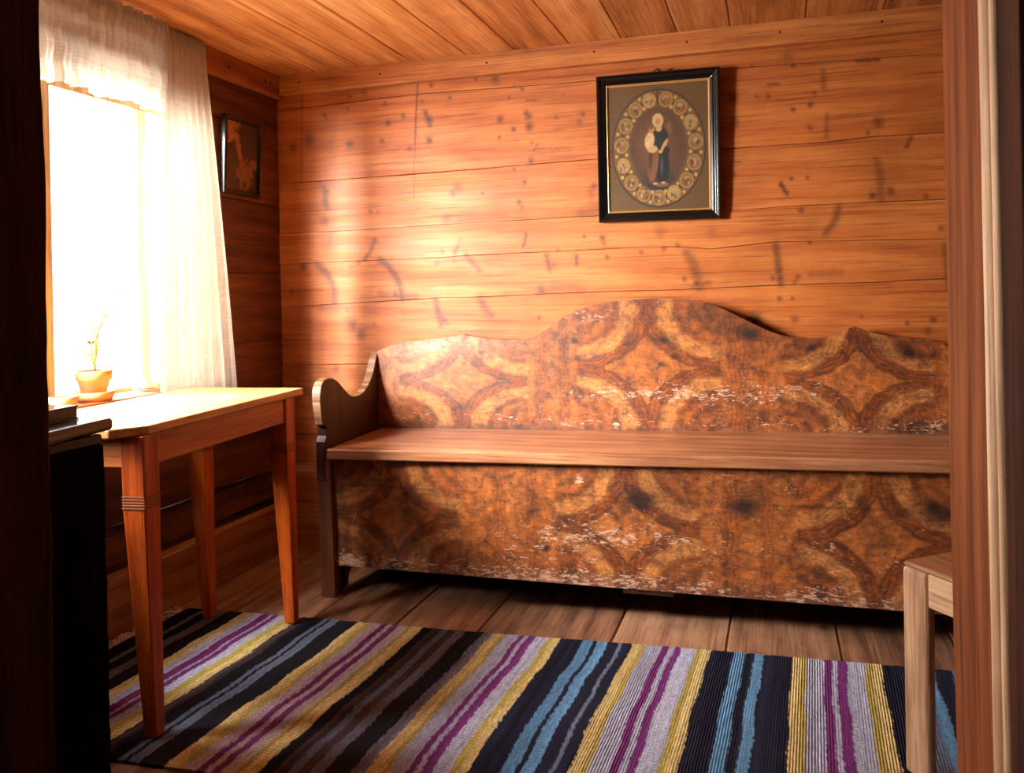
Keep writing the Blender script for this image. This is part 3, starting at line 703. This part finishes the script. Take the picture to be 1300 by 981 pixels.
# scrolled arm boards
def smooth_poly(pts, it=2):
    for _ in range(it):
        q = []
        for a, b in zip(pts[:-1], pts[1:]):
            q += [(a[0] * .75 + b[0] * .25, a[1] * .75 + b[1] * .25), (a[0] * .25 + b[0] * .75, a[1] * .25 + b[1] * .75)]
        pts = [pts[0]] + q + [pts[-1]]
    return pts
ARM = smooth_poly([(2.585, .592), (2.574, .64), (2.567, .695), (2.585, .735), (2.63, .745), (2.68, .734), (2.735, .695), (2.79, .660), (2.845, .656), (2.90, .668), (2.945, .70), (2.975, .738), (2.995, .78), (3.01, .803), (3.04, .812), (3.066, .806)], 2)
def arm_poly(): return [(2.592, .40), (2.592, .53), (2.604, .55), (2.604, .583)] + ARM + [(3.066, .40)]
for x0, x1 in ((-1.507, -1.472), (.532, .567)):
    mb = MB(); mb.prism(arm_poly(), lambda a, b, d: (d, a, b), x0, x1)
    arm = build('arm', mb, M['arm'], bench, bevel=.004)
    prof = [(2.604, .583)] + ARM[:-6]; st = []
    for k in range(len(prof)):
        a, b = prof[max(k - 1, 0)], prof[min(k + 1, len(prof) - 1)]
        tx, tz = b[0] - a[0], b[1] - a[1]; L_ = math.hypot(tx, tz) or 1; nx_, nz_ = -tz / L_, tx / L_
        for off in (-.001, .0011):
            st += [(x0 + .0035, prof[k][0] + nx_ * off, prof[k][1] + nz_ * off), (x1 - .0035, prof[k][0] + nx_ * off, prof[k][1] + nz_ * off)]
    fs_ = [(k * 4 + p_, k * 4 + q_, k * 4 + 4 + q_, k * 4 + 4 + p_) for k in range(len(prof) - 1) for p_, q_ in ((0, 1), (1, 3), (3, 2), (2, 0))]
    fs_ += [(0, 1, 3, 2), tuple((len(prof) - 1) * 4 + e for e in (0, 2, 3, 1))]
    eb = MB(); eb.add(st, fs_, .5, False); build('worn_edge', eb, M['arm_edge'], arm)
for s, x0, x1 in ((0, -1.507, -1.456), (1, .532, .583)):
    mb = MB(); zt = lidz(x0) - .034 if s == 0 else .50
    t = .004
    mb.hexa([(x0 + .006, 2.597, 0), (x1 + .008 - s * .01, 2.597, 0), (x1 + .006 - s * .01, 2.65, 0), (x0 + .006, 2.65, 0)], [(x0, 2.594, zt), (x1, 2.594, zt), (x1, 2.65, zt), (x0, 2.65, zt)])
    build('front_post', mb, M['bench_post'], bench, bevel=.004)
    mb = MB(); poly = [(2.65, 0), (2.70, 0), (2.715, .05), (2.76, .095), (2.90, .10), (2.98, .07), (3.01, 0), (3.066, 0), (3.066, .42), (2.65, .42)]
    mb.prism(poly, lambda a, b, d: (d, a, b), x0 + .004, x1 - .016); build('end_board', mb, M['arm'], bench, bevel=.003)
mb = MB(); poly = [(0, 0), (.045, 0), (.045, -.008), (.03, -.018), (.018, -.045), (.014, -.085), (0, -.085)]
mb.prism(poly, lambda a, b, d: (-1.452 + a, d, .107 + b), 2.652, 2.672); build('corner_bracket', mb, M['arm'], bench, bevel=.002)
mb = MB(); mb.box(-.47, -.315, 2.625, 3.0, .090, .107); build('bottom_batten', mb, M['arm'], bench, bevel=.002)
mb = MB(); mb.box(-1.456, .532, 2.64, 3.03, .109, .125); build('chest_bottom', mb, M['arm'], bench)

# ------------------------------------------------------------------ table
TR = math.atan2(.0795, .9968)
tbl = thing('side_table', 'narrow reddish wooden table with tapered grooved legs under the window', 'table', (-1.38, 1.57, .0125), TR)
# local frame: x toward the wall is negative, y along the wall; near right corner of the top is the origin
TL, TW = .852, .40; HT = .7225
top_poly = [(-.052, 0), (0, .070), (0, TL), (-TW, TL), (-TW, .05), (-TW + .05, 0)]
mb = MB(); mb.prism(top_poly, lambda a, b, d: (a, b, d), HT - .022, HT, .55)
build('tabletop', mb, M['table_top'], tbl, bevel=.004, world=False)
LEGS = [(.001, .046, -1, 1), (-.004, .800, -1, -1), (-TW + .05, .046, 1, 1), (-TW + .05, .800, 1, -1)]
for i, (lx, ly, sx, sy) in enumerate(LEGS):
    mb = MB(); a = .060
    xh = lx if sx < 0 else lx + a; yh = ly + a if sy > 0 else ly
    def q(w, z): return [(xh - w, yh - w, z), (xh, yh - w, z), (xh, yh, z), (xh - w, yh, z)]
    zs = [(0, .033), (.535, a - .002), (HT - .022, a)]
    for (z0, w0), (z1, w1) in zip(zs[:-1], zs[1:]):
        b, t = q(w0, z0), q(w1, z1)
        mb.hexa(b, t, .2 + .2 * i)
    leg = build('leg', mb, M['table'], tbl, bevel=.003, world=False)
    zb = .532
    bm_ = MB()
    for k in range(5):
        z0 = zb + .0065 * k
        w = a - .0010
        e = .0006
        x_a, x_b, y_a, y_b = xh - w, xh + e, yh - w, yh + e
        bm_.box(x_a, x_b, y_a, y_b, z0, z0 + .0042)
    bd_o = build('grooved_band', bm_, M['band'], leg, bevel=.0008, world=False)
AZ0, AZ1 = .627, HT - .022
mb = MB(); mb.box(-.030, -.010, .104, .742, AZ0, AZ1, .6); build('apron', mb, M['table_x'], tbl, bevel=.002, world=False)
mb = MB(); mb.box(-TW + .056, -TW + .076, .104, .742, AZ0, AZ1, .3); build('apron', mb, M['table_x'], tbl, bevel=.002, world=False)
mb = MB(); mb.box(-TW + .108, -.061, .054, .074, AZ0, AZ1, .7); build('apron', mb, M['table_y'], tbl, bevel=.002, world=False)
mb = MB(); mb.box(-TW + .108, -.066, .774, .794, AZ0, AZ1, .5); build('apron', mb, M['table_y'], tbl, bevel=.002, world=False)

# ------------------------------------------------------------------ stool by the door post
d1 = Vector((.6, -.8, 0)); d2 = Vector((.76, .65, 0)).normalized()
A0 = Vector((.238, 1.94, .0125))
SRZ = math.atan2(d1.y, d1.x)
stool = thing('wooden_stool', 'pale scrubbed wooden stool standing behind the right door post', 'stool', A0, SRZ)
E2 = Matrix.Rotation(-SRZ, 3, 'Z') @ d2
def sq(i, j, z): return (i + E2.x * j, E2.y * j, z)
SW = .36; SHT = .4375
def quad(i0, i1, j0, j1, z): return [sq(i0, j0, z), sq(i1, j0, z), sq(i1, j1, z), sq(i0, j1, z)]
mb = MB(); mb.hexa(quad(.002, SW, .002, SW, SHT - .010), quad(.004, SW - .004, .004, SW - .004, SHT), .5); build('seat', mb, M['stool_seat'], stool, bevel=.004, segs=3, world=False)
for i, j in ((0, 0), (SW - .066, 0), (0, SW - .026), (SW - .066, SW - .026)):
    mb = MB(); fi = .006 if i == 0 else -.006; fj = .006 if j == 0 else -.006
    mb.hexa(quad(i - fi * .4, i + .064, j - fj * .2, j + .024, 0), quad(i, i + .066, j, j + .026, SHT - .010), .3 + .3 * (i > 0) + .15 * (j > 0))
    build('leg', mb, M['stool'], stool, bevel=.009, segs=3, world=False)
for (i0, i1, j0, j1) in ((.066, SW - .066, .002, .024), (.066, SW - .066, SW - .024, SW - .002), (.004, .03, .026, SW - .026), (SW - .03, SW - .004, .026, SW - .026)):
    mb = MB(); mb.hexa(quad(i0, i1, j0, j1, SHT - .078), quad(i0, i1, j0, j1, SHT - .010), .5); build('rail', mb, M['stool_x'], stool, bevel=.004, world=False)

# ------------------------------------------------------------------ striped rag rug
RO = np.array([-1.837, 2.381]); RD = np.array([.99889, .04706]); RT = np.array([-.040, -1.0])
NAVY, INK, GREY, LIL, PUR, YEL, OLI, SKY, BRN, SLATE, PGREY = [np.array(lin(*c)[:3]) for c in ((34, 36, 62), (24, 22, 32), (136, 130, 150), (214, 212, 238), (146, 58, 140), (252, 222, 150), (220, 194, 98), (124, 178, 224), (88, 70, 72), (128, 138, 166), (220, 200, 206))]
ST = [(-.03, INK), (.028, SLATE), (.047, INK), (.085, GREY), (.122, INK), (.176, YEL), (.213, LIL), (.246, PUR), (.276, LIL), (.284, PUR), (.303, LIL), (.332, OLI), (.356, YEL), (.383, BRN), (.412, INK), (.459, SLATE), (.474, INK), (.484, SLATE), (.513, INK), (.577, YEL), (.607, OLI), (.622, PGREY), (.658, PUR), (.677, PGREY), (.692, PUR), (.712, PGREY), (.742, OLI), (.756, YEL), (.791, INK), (.822, BRN), (.85, SLATE), (.872, BRN), (.895, GREY), (.925, INK), (.980, GREY), (1.010, YEL), (1.042, OLI), (1.052, LIL), (1.092, PUR), (1.107, LIL), (1.119, PUR), (1.143, LIL), (1.18, OLI), (1.195, YEL), (1.217, NAVY), (1.283, SKY), (1.313, NAVY), (1.325, SKY), (1.354, NAVY), (1.385, SLATE), (1.395, NAVY), (1.422, YEL), (1.448, OLI), (1.460, LIL), (1.505, PUR), (1.525, LIL), (1.540, PUR), (1.559, LIL), (1.603, OLI), (1.619, YEL), (1.643, NAVY), (1.706, SKY), (1.738, NAVY), (1.762, SKY), (1.787, NAVY), (1.863, YEL), (1.887, OLI), (1.900, LIL), (1.944, PUR), (1.964, LIL), (1.977, PUR), (2.001, LIL), (2.046, OLI), (2.062, YEL), (2.089, NAVY), (2.15, SLATE), (2.19, SKY), (2.218, NAVY), (2.262, SLATE), (2.30, NAVY), (2.36, YEL), (2.40, LIL), (2.44, PUR), (2.46, LIL), (2.48, PUR), (2.50, LIL), (2.55, YEL), (2.58, NAVY), (2.70, INK)]
def rug():
    ss = np.arange(-.03, 2.68, .0032); tt = np.arange(0, .86, .0105)
    S, T = np.meshgrid(ss, tt)
    S0 = np.array([s for s, _ in ST]); CC = np.array([c for _, c in ST])
    rowj = RNG.normal(0, .0013, len(tt)); 
    wob = .003 * np.sin(T * 9 + S * 3) + .002 * np.sin(T * 23 + S * 11) + rowj[:, None]
    idx = np.clip(np.searchsorted(S0, S + wob, side='right') - 1, 0, len(ST) - 1)
    col = CC[idx]
    # each pick of rag varies a little; dark bands carry mixed rags
    pick = np.interp(ss, np.arange(-.1, 2.8, .0065), RNG.normal(1, .10, len(np.arange(-.1, 2.8, .0065))))
    lum = col.mean(-1)
    var = np.where(lum < .12, 1 + (pick[None, :] - 1) * 3.2, pick[None, :])
    patch = np.array([[mnoise.noise((s * 60, t * 3.0, 5)) for s in ss] for t in tt[::6]])
    patch = np.repeat(patch, 6, 0)[:len(tt)]
    var = var * (1 + np.where(lum < .12, .55, .10) * patch)
    col = col * np.clip(var, .35, 2.2)[..., None]
    edge = RNG.normal(0, .0018, len(ss)); 
    Te = T.copy(); Te[0] += np.convolve(edge, np.ones(3) / 3, 'same')
    P = RO[None, None] + S[..., None] * RD + Te[..., None] * RT
    Zt = .0085 + .0012 * np.sin(S * 2 * PI / .0065) + .0012 * np.sin(T * 31 + S * 5)
    bumpz = np.array([[.004 * mnoise.noise((s * 5, t * 5, 1)) for s in ss[::20]] for t in tt[::6]])
    Zt = np.clip(Zt, .006, .012)
    V = np.concatenate([P, Zt[..., None]], -1).reshape(-1, 3)
    ns, n_t = len(ss), len(tt)
    a = (np.arange(n_t - 1)[:, None] * ns + np.arange(ns - 1)[None]).ravel()
    F = np.stack([a, a + ns, a + ns + 1, a + 1], -1).tolist()
    loop = list(range(ns)) + [k * ns + ns - 1 for k in range(1, n_t)] + [(n_t - 1) * ns + k for k in range(ns - 2, -1, -1)] + [k * ns for k in range(n_t - 2, 0, -1)]
    nb = len(V); low = V[loop].copy(); low[:, 2] = .0005
    V = np.concatenate([V, low]); L = len(loop)
    for i in range(L): F.append((loop[i], loop[(i + 1) % L], nb + (i + 1) % L, nb + i))
    F.append([nb + i for i in range(L)])
    cols = np.concatenate([col.reshape(-1, 3), col.reshape(-1, 3)[loop]])
    m = MB(); m.v = V.tolist(); m.f = [tuple(f) for f in F]; m.tone = [.5] * len(V); m.smooth = [False] * len(F)
    r = thing('rag_rug', 'striped woven rag rug in navy, yellow, lilac and purple on the floor', 'rug', (-.6, 1.95, 0))
    build('weave', m, M['rug'], r, attrs={'paint': cols})
    fr = MB(); rr = random.Random(3)
    for k in range(80):
        t = rr.uniform(0.0, .62); p = RO + RD * -.030 + RT * t
        L_ = rr.uniform(.06, .12); a = rr.uniform(-.7, .7) + PI
        pts = []; x, y = p
        for s in range(7):
            pts.append((x, y, .004 + .010 * math.sin(s / 6 * PI) * rr.uniform(.3, 1)))
            a += rr.uniform(-.5, .5); x += math.cos(a) * L_ / 6; y += math.sin(a) * L_ / 6
        fr.tube(pts, [.0034, .0034, .0032, .0028, .0024, .002, .0012], 5)
    o = build('fringe', fr, M['fringe'], r); o['label'] = 'pale cotton fringe'; o['kind'] = 'stuff'
rug()

# ------------------------------------------------------------------ pictures
def frame_ring(x0, x1, z0, z1, w, prof, fn):
    """mitred frame: prof = list of (inset 0..w, depth)"""
    m = MB(); n = len(prof); vs = []
    cs = [(x0, z0, 1, 1), (x1, z0, -1, 1), (x1, z1, -1, -1), (x0, z1, 1, -1)]
    for cx, cz, sx, sz in cs:
        for i, d in prof: vs.append(fn(cx + sx * i, cz + sz * i, d))
    fs = [(c * n + k, c * n + (k + 1) % n, ((c + 1) % 4) * n + (k + 1) % n, ((c + 1) % 4) * n + k) for c in range(4) for k in range(n)]
    return m.add(vs, fs, .5)
PROF = [(0, 0), (0, .022), (.004, .028), (.012, .026), (.018, .018), (.026, .017), (.034, .013), (.034, 0)]
# big devotional print on the back wall; hangs leaning forward a little and tilted
PX0, PX1, PZ0, PZ1 = -.604, -.173, 1.268, 1.790
def pf(tilt, lean):
    cx, cz = (PX0 + PX1) / 2, (PZ0 + PZ1) / 2
    def f(x, z, d):
        dx, dz = x - cx, z - cz
        return (cx + dx * math.cos(tilt) + dz * math.sin(tilt), YB - .006 - .022 * (z - PZ0) / (PZ1 - PZ0) - d, cz - dx * math.sin(tilt) + dz * math.cos(tilt))
    return f
fnp = pf(math.radians(.55), 0)
pic = thing('framed_print', 'large black framed religious print of a robed figure ringed by medallions', 'picture', (-.39, YB, 1.268))
build('picture_frame', frame_ring(PX0, PX1, PZ0, PZ1, .034, PROF, fnp), M['ebony'], pic, bevel=.0015)
build('gilt_slip', frame_ring(PX0 + .032, PX1 - .032, PZ0 + .032, PZ1 - .032, .009, [(0, 0), (0, .012), (.004, .013), (.009, .007), (.009, 0)], fnp), M['gilt'], pic)
gx0, gx1, gz0, gz1 = PX0 + .040, PX1 - .040, PZ0 + .040, PZ1 - .040
def print_panel():
    nx, nz = 250, 310
    U, Vv = np.meshgrid(np.linspace(0, 1, nx + 1), np.linspace(0, 1, nz + 1))
    w, h = gx1 - gx0, gz1 - gz0
    X = (U - .5) * w; Z = (Vv - .5) * h
    rgb = lambda *c: np.array(lin(*c)[:3])
    col = np.tile(rgb(104, 78, 40), (nz + 1, nx + 1, 1))
    def lay(mask, c, k=1.0):
        nonlocal col
        mk = (np.clip(mask, 0, 1) * k)[..., None]; col = col * (1 - mk) + np.asarray(c) * mk
    def ell(cx, cz, a, b, soft=.12, rot=0):
        dx, dz = X - cx, Z - cz
        if rot: dx, dz = dx * math.cos(rot) + dz * math.sin(rot), -dx * math.sin(rot) + dz * math.cos(rot)
        return np.clip((1 - np.hypot(dx / a, dz / b)) / soft, 0, 1)
    def ring(cx, cz, a, b, t):
        r = np.hypot((X - cx) / a, (Z - cz) / b); return np.clip(1.3 - np.abs(r - 1) / t, 0, 1)
    CZ = -.004
    lay(ell(0, CZ, .163, .206, .03), rgb(112, 84, 46)); lay(ring(0, CZ, .163, .206, .022), rgb(62, 42, 22), .9)
    lay(ring(0, CZ, .158, .200, .010), rgb(140, 106, 58), .5)
    lay(ell(0, CZ + .002, .104, .150, .10), rgb(92, 62, 38)); lay(ell(-.01, CZ + .02, .075, .12, .8), rgb(134, 92, 56), .8)
    lay(ell(0, CZ - .118, .10, .05, .8), rgb(52, 38, 30), .8); lay(ell(.04, CZ + .07, .016, .03, .8), rgb(150, 120, 92), .5)
    lay(np.clip(1 - np.abs(X) / .006, 0, 1) * (Z > .150) * (Z < .212), rgb(60, 42, 24), .9)
    rr = np.random.default_rng(11)
    for k in range(15):
        a = math.radians(90 + 13 + k * (360 - 26) / 14)
        cx, cz = .131 * math.cos(a), CZ + .174 * math.sin(a)
        lay(ell(cx, cz, .0255, .0285, .08), rgb(176, 138, 80)); lay(ell(cx, cz, .0215, .0245, .1), rgb(138, 104, 62) if k % 4 else rgb(170, 142, 100))
        lay(ell(cx, cz + .009, .017, .010, .7), rgb(190, 160, 116), .6)
        for q in range(4):
            lay(ell(cx + rr.uniform(-.012, .012), cz + rr.uniform(-.015, .006), rr.uniform(.003, .006), rr.uniform(.006, .012), .5), [rgb(56, 42, 34), rgb(196, 168, 126), rgb(96, 62, 38), rgb(70, 52, 42)][q], .85)
        if k < 14:
            a2 = math.radians(90 + 13 + (k + .5) * (360 - 26) / 14)
            for rad in (.113, .150):
                lay(ell(rad * math.cos(a2), CZ + (rad + .043) * math.sin(a2), .0065, .0075, .3), rgb(206, 166, 110), .95)
            lay(ell(.131 * math.cos(a2), CZ + .174 * math.sin(a2), .007, .007, .5), rgb(60, 42, 26), .8)
    # robed standing figure with a child on the arm, on a small cloud
    lay(ell(-.012, CZ - .135, .055, .016, .6), rgb(48, 34, 26), .9); lay(ell(.012, CZ - .128, .03, .010, .6), rgb(150, 116, 80), .8)
    lay(ell(.010, CZ - .050, .030, .085, .15, .06), rgb(26, 28, 38)); lay(ell(-.018, CZ - .045, .021, .085, .25, -.10), rgb(132, 88, 52))
    lay(ell(-.026, CZ - .02, .010, .08, .4, -.08), rgb(70, 44, 28), .8); lay(ell(.012, CZ - .060, .007, .05, .8), rgb(84, 92, 108), .7)
    lay(ell(.008, CZ + .035, .032, .045, .2), rgb(40, 34, 38)); lay(ell(.022, CZ + .010, .008, .03, .4, -.5), rgb(206, 160, 110))
    lay(ell(.030, CZ - .008, .013, .016, .3), rgb(34, 28, 30)); lay(ell(.008, CZ - .012, .009, .008, .4), rgb(206, 160, 112))
    lay(ell(.000, CZ + .098, .021, .027, .15), rgb(206, 176, 138)); lay(ell(.001, CZ + .092, .012, .017, .3), rgb(196, 146, 102)); lay(ell(.003, CZ + .070, .013, .014, .4), rgb(204, 170, 128))
    for ex in (-.004, .005): lay(ell(ex, CZ + .095, .002, .0016, .5), rgb(70, 44, 30), .9)
    lay(ell(-.030, CZ + .028, .019, .034, .25, -.15), rgb(222, 192, 150)); lay(ell(-.020, CZ - .002, .021, .015, .3), rgb(214, 178, 136)); lay(ell(-.022, CZ + .068, .0115, .0125, .25), rgb(190, 140, 96)); lay(ell(-.024, CZ + .074, .0105, .008, .4), rgb(120, 76, 44), .9)
    lay(ell(-.012, CZ - .124, .011, .006, .5), rgb(200, 156, 108)); lay(ell(.016, CZ - .122, .011, .006, .5), rgb(200, 156, 108))
    pts = []
    m = MB()
    V = [fnp(gx0 + w * u, gz0 + h * v, .006) for u, v in zip(U.ravel(), Vv.ravel())]
    a = (np.arange(nz)[:, None] * (nx + 1) + np.arange(nx)[None]).ravel()
    F = np.stack([a, a + 1, a + nx + 2, a + nx + 1], -1).tolist()
    nb = len(V); V += [fnp(gx0, gz0, .001), fnp(gx1, gz0, .001), fnp(gx1, gz1, .001), fnp(gx0, gz1, .001)]; F.append((nb + 3, nb + 2, nb + 1, nb))
    m.v = V; m.f = [tuple(f) for f in F]; m.tone = [.5] * len(V); m.smooth = [False] * len(F)
    build('print', m, M['print'], pic, attrs={'paint': np.concatenate([col.reshape(-1, 3), np.tile(rgb(80, 60, 30), (4, 1))])})
print_panel()
mb = MB(); mb.add([fnp(gx0 - .004, gz0 - .004, .0085), fnp(gx1 + .004, gz0 - .004, .0085), fnp(gx1 + .004, gz1 + .004, .0085), fnp(gx0 - .004, gz1 + .004, .0085)], [(0, 1, 2, 3)])
build('picture_glass', mb, M['glass'], pic)
mb = MB(); mb.tube([fnp(-.40, PZ1 + .004, .012), fnp(-.385, PZ1 + .011, .014), fnp(-.375, PZ1 + .004, .012)], .004, 8)
build('hanging_ring', mb, M['nail'], pic)
# small dark picture on the left wall
SY0, SY1, SZ0, SZ1 = 2.690, 2.925, 1.415, 1.702
fns = lambda y, z, d: (XL + .003 + .014 * (z - SZ0) / (SZ1 - SZ0) + d, y, z)
sp = thing('framed_picture', 'small dark framed landscape picture on the side wall beside the curtain', 'picture', (XL, 2.807, SZ0))
build('picture_frame', frame_ring(SY0, SY1, SZ0, SZ1, .017, [(0, 0), (0, .016), (.003, .019), (.012, .017), (.017, .010), (.017, 0)], fns), M['ebony'], sp, bevel=.001)
def small_print():
    nx, nz = 90, 110; y0, y1, z0, z1 = SY0 + .015, SY1 - .015, SZ0 + .015, SZ1 - .015
    U, V = np.meshgrid(np.linspace(0, 1, nx + 1), np.linspace(0, 1, nz + 1))
    nzf = np.array([[mnoise.noise((u * 9, v * 11, 2)) + .5 * mnoise.noise((u * 25, v * 30, 5)) for u in U[0]] for v in V[:, 0]])
    rgb = lambda *c: np.array(lin(*c)[:3])
    col = np.tile(rgb(58, 36, 30), U.shape + (1,)) * (1 + .5 * nzf[..., None])
    def lay(mk, c):
        nonlocal col
        mk = np.clip(mk, 0, 1)[..., None]; col = col * (1 - mk) + c * (1 + .3 * nzf[..., None]) * mk
    lay((1.0 - np.hypot((U - .05) / .38, (V - .90) / .22) + .5 * nzf) * 4, rgb(190, 138, 92))
    lay((1 - np.abs(U - (.72 - .5 * V) - .06 * nzf) / .09) * 3 * (V > .45) * (V < .82), rgb(178, 116, 72))
    lay((1 - np.hypot((U - .62) / .28, (V - .27) / .24) + .6 * nzf) * 3, rgb(150, 98, 64))
    lay((1 - np.hypot((U - .85) / .16, (V - .43) / .10) + .5 * nzf) * 3, rgb(150, 98, 62))
    m = MB(); P = [fns(y0 + (y1 - y0) * u, z0 + (z1 - z0) * v, .006) for u, v in zip(U.ravel(), V.ravel())]
    a = (np.arange(nz)[:, None] * (nx + 1) + np.arange(nx)[None]).ravel()
    m.v = P; m.f = [tuple(f) for f in np.stack([a, a + 1, a + nx + 2, a + nx + 1], -1).tolist()]; m.tone = [.5] * len(P); m.smooth = [False] * len(m.f)
    build('print', m, M['print'], sp, attrs={'paint': col.reshape(-1, 3)})
    g = MB(); g.add([fns(y0 - .002, z0 - .002, .009), fns(y1 + .002, z0 - .002, .009), fns(y1 + .002, z1 + .002, .009), fns(y0 - .002, z1 + .002, .009)], [(0, 1, 2, 3)])
    build('picture_glass', g, M['glass'], sp)
small_print()

# ------------------------------------------------------------------ window sill: pot plant and saucers
SZ = .7357
def saucer(x, y, r, label):
    m = MB(); m.lathe([(.001, 0), (r * .80, 0), (r, .026), (r - .006, .027), (r * .78, .008), (.001, .008)], x, y, SZ)
    tag(build('plant_saucer', m, M['terra']), label, 'saucer')
PXc, PYc = -1.898, 2.022
saucer(PXc, PYc, .058, 'terracotta saucer under the potted plant on the window sill')
saucer(-1.890, 1.902, .040, 'empty terracotta saucer on the sill at the near window edge')
pot = thing('potted_plant', 'spindly plant in a terracotta pot on the sunlit window sill', 'plant', (PXc, PYc, SZ + .008))
m = MB(); zb = SZ + .0085
m.lathe([(.001, 0), (.030, 0), (.043, .052), (.048, .053), (.0505, .078), (.044, .079), (.042, .068), (.001, .068)], PXc, PYc, zb)
build('pot', m, M['terra'], pot)
m = MB(); m.lathe([(.001, .064), (.0415, .064), (.0415, .068), (.03, .072), (.001, .071)], PXc, PYc, zb); build('soil', m, M['soil'], pot)
rr = random.Random(8); stem = MB(); lf = []
def leaf(p, d, L_, W_):
    m = MB(); d = d.normalized(); s = d.cross(Vector((0, 0, 1))).normalized(); n = s.cross(d)
    pts = []
    for k in range(7):
        t = k / 6; w = W_ * math.sin(PI * min(1, t * .92 + .08)) ** .8; c = p + d * L_ * t + n * (.25 * L_ * (t - t * t)) - Vector((0, 0, .25 * L_ * t * t))
        pts += [c - s * w + n * .1 * w, c, c + s * w + n * .1 * w]
    fs = [(k * 3 + e, k * 3 + e + 1, k * 3 + 4 + e, k * 3 + 3 + e) for k in range(6) for e in range(2)]
    m.add(pts, fs, .5, True); lf.append(m)
for (dx, dy, h) in ((.005, .075, .215), (.0, .045, .16), (-.012, .02, .12), (.01, -.02, .07)):
    P = [Vector((PXc, PYc, zb + .070)) + Vector((dx * t, dy * t * t + .006 * math.sin(t * 7), h * t)) for t in [k / 8 for k in range(9)]]
    stem.tube(P, [.0028 - .0016 * k / 8 for k in range(9)], 6)
    for k in range(2, 9):
        a = rr.uniform(0, 2 * PI); d = Vector((math.cos(a), math.sin(a), rr.uniform(.1, .7)))
        q = P[k] + d.normalized() * .014; stem.tube([P[k], (P[k] + q) / 2 + Vector((0, 0, .002)), q], .001, 5)
        leaf(q, d, rr.uniform(.026, .040), rr.uniform(.010, .016))
build('stem', stem, M['leaf'], pot)
for m in lf: build('leaf', m, M['leaf'], pot)

# ------------------------------------------------------------------ dark cupboard in front of the table
cab = thing('low_cupboard', 'near black low wooden cupboard just inside the doorway at left', 'cupboard', (-1.63, 1.32, 0))
mb = MB(); n = 30; rows = []
for k in range(n + 1):
    z = .722 * k / n; w = .004 * mnoise.noise((z * 9, 3, 1)) + .003 * mnoise.noise((z * 31, 7, 1)); x1 = -1.352 - .002 * k / n + w
    rows += [(-1.90, 1.165, z), (x1, 1.165, z), (x1, 1.468, z), (-1.90, 1.468, z)]
fs = [(k * 4 + e, k * 4 + (e + 1) % 4, k * 4 + 4 + (e + 1) % 4, k * 4 + 4 + e) for k in range(n) for e in range(4)] + [(3, 2, 1, 0), tuple(n * 4 + e for e in range(4))]
mb.add(rows, fs); build('body', mb, M['cabinet'], cab, bevel=.003)
mb = MB(); mb.box(-1.905, -1.360, 1.16, 1.470, .722, .744); build('top_board', mb, M['book'], cab, bevel=.004)
mb = MB(); mb.box(-1.354, -1.346, 1.20, 1.30, .06, .68); build('door_panel', mb, M['cabinet'], cab, bevel=.003)
def dark_slab(name, pts, z0, z1, label, cat, rnd):
    cx = sum(p[0] for p in pts) / 4; cy = sum(p[1] for p in pts) / 4
    m = MB(); m.hexa([(x, y, z0) for x, y in pts], [(x, y, z1) for x, y in pts])
    o = build(name, m, M['book'], None, bevel=rnd, segs=4); return tag(o, label, cat)
dark_slab('wooden_board', [(-1.325, 1.20), (-1.372, 1.518), (-1.60, 1.50), (-1.56, 1.18)], .7445, .772, 'thick dark board lying askew on the cupboard top', 'board', .010)
bk = thing('closed_book', 'closed dark book lying on the board on the cupboard', 'book', (-1.5, 1.36, .7725))
P4 = [(-1.402, 1.215), (-1.428, 1.478), (-1.585, 1.46), (-1.56, 1.20)]
def inset(p, k): c = (sum(q[0] for q in p) / 4, sum(q[1] for q in p) / 4); return [(c[0] + (x - c[0]) * k, c[1] + (y - c[1]) * k) for x, y in p]
for z0, z1 in ((.7725, .776), (.799, .8025)):
    m = MB(); m.hexa([(x, y, z0) for x, y in P4], [(x, y, z1) for x, y in P4]); build('cover', m, M['book'], bk, bevel=.001)
m = MB(); Q4 = inset(P4, .975); m.hexa([(x, y, .776) for x, y in Q4], [(x, y, .799) for x, y in Q4]); build('page_block', m, M['book'], bk)

# ------------------------------------------------------------------ daylight
w = bpy.data.worlds.new('sky'); SC.world = w; w.use_nodes = True
wn = w.node_tree.nodes; bg = wn.get('Background') or wn.new('ShaderNodeBackground')
bg.inputs[0].default_value = (.86, .93, 1.0, 1); bg.inputs[1].default_value = 2.4
def area(name, loc, tgt, sx, sy, e, col):
    l = bpy.data.lights.new(name, 'AREA'); l.shape = 'RECTANGLE'; l.size = sx; l.size_y = sy; l.energy = e; l.color = col
    o = bpy.data.objects.new(name, l); C.objects.link(o); o.location = loc
    o.rotation_euler = (Vector(tgt) - Vector(loc)).to_track_quat('-Z', 'Y').to_euler(); return o
area('daylight_window_far', (-2.9, 2.3, 1.45), (-1.9, 2.33, 1.15), 1.3, 1.6, 190, (1.0, .97, .93))
area('daylight_window_near', (-2.54, .42, 1.85), (-1.94, 1.5, 1.15), 1.5, 1.7, 1500, (1.0, .97, .93))

SC.view_settings.view_transform = 'Standard'; SC.view_settings.look = 'None'
SC.view_settings.gamma = 1; SC.view_settings.use_curve_mapping = False
SC.view_settings.exposure = 0.42
SC.cycles.use_denoising = True
SC.cycles.max_bounces = 10; SC.cycles.diffuse_bounces = 2; SC.cycles.transparent_max_bounces = 12
SC.cycles.sample_clamp_indirect = 8
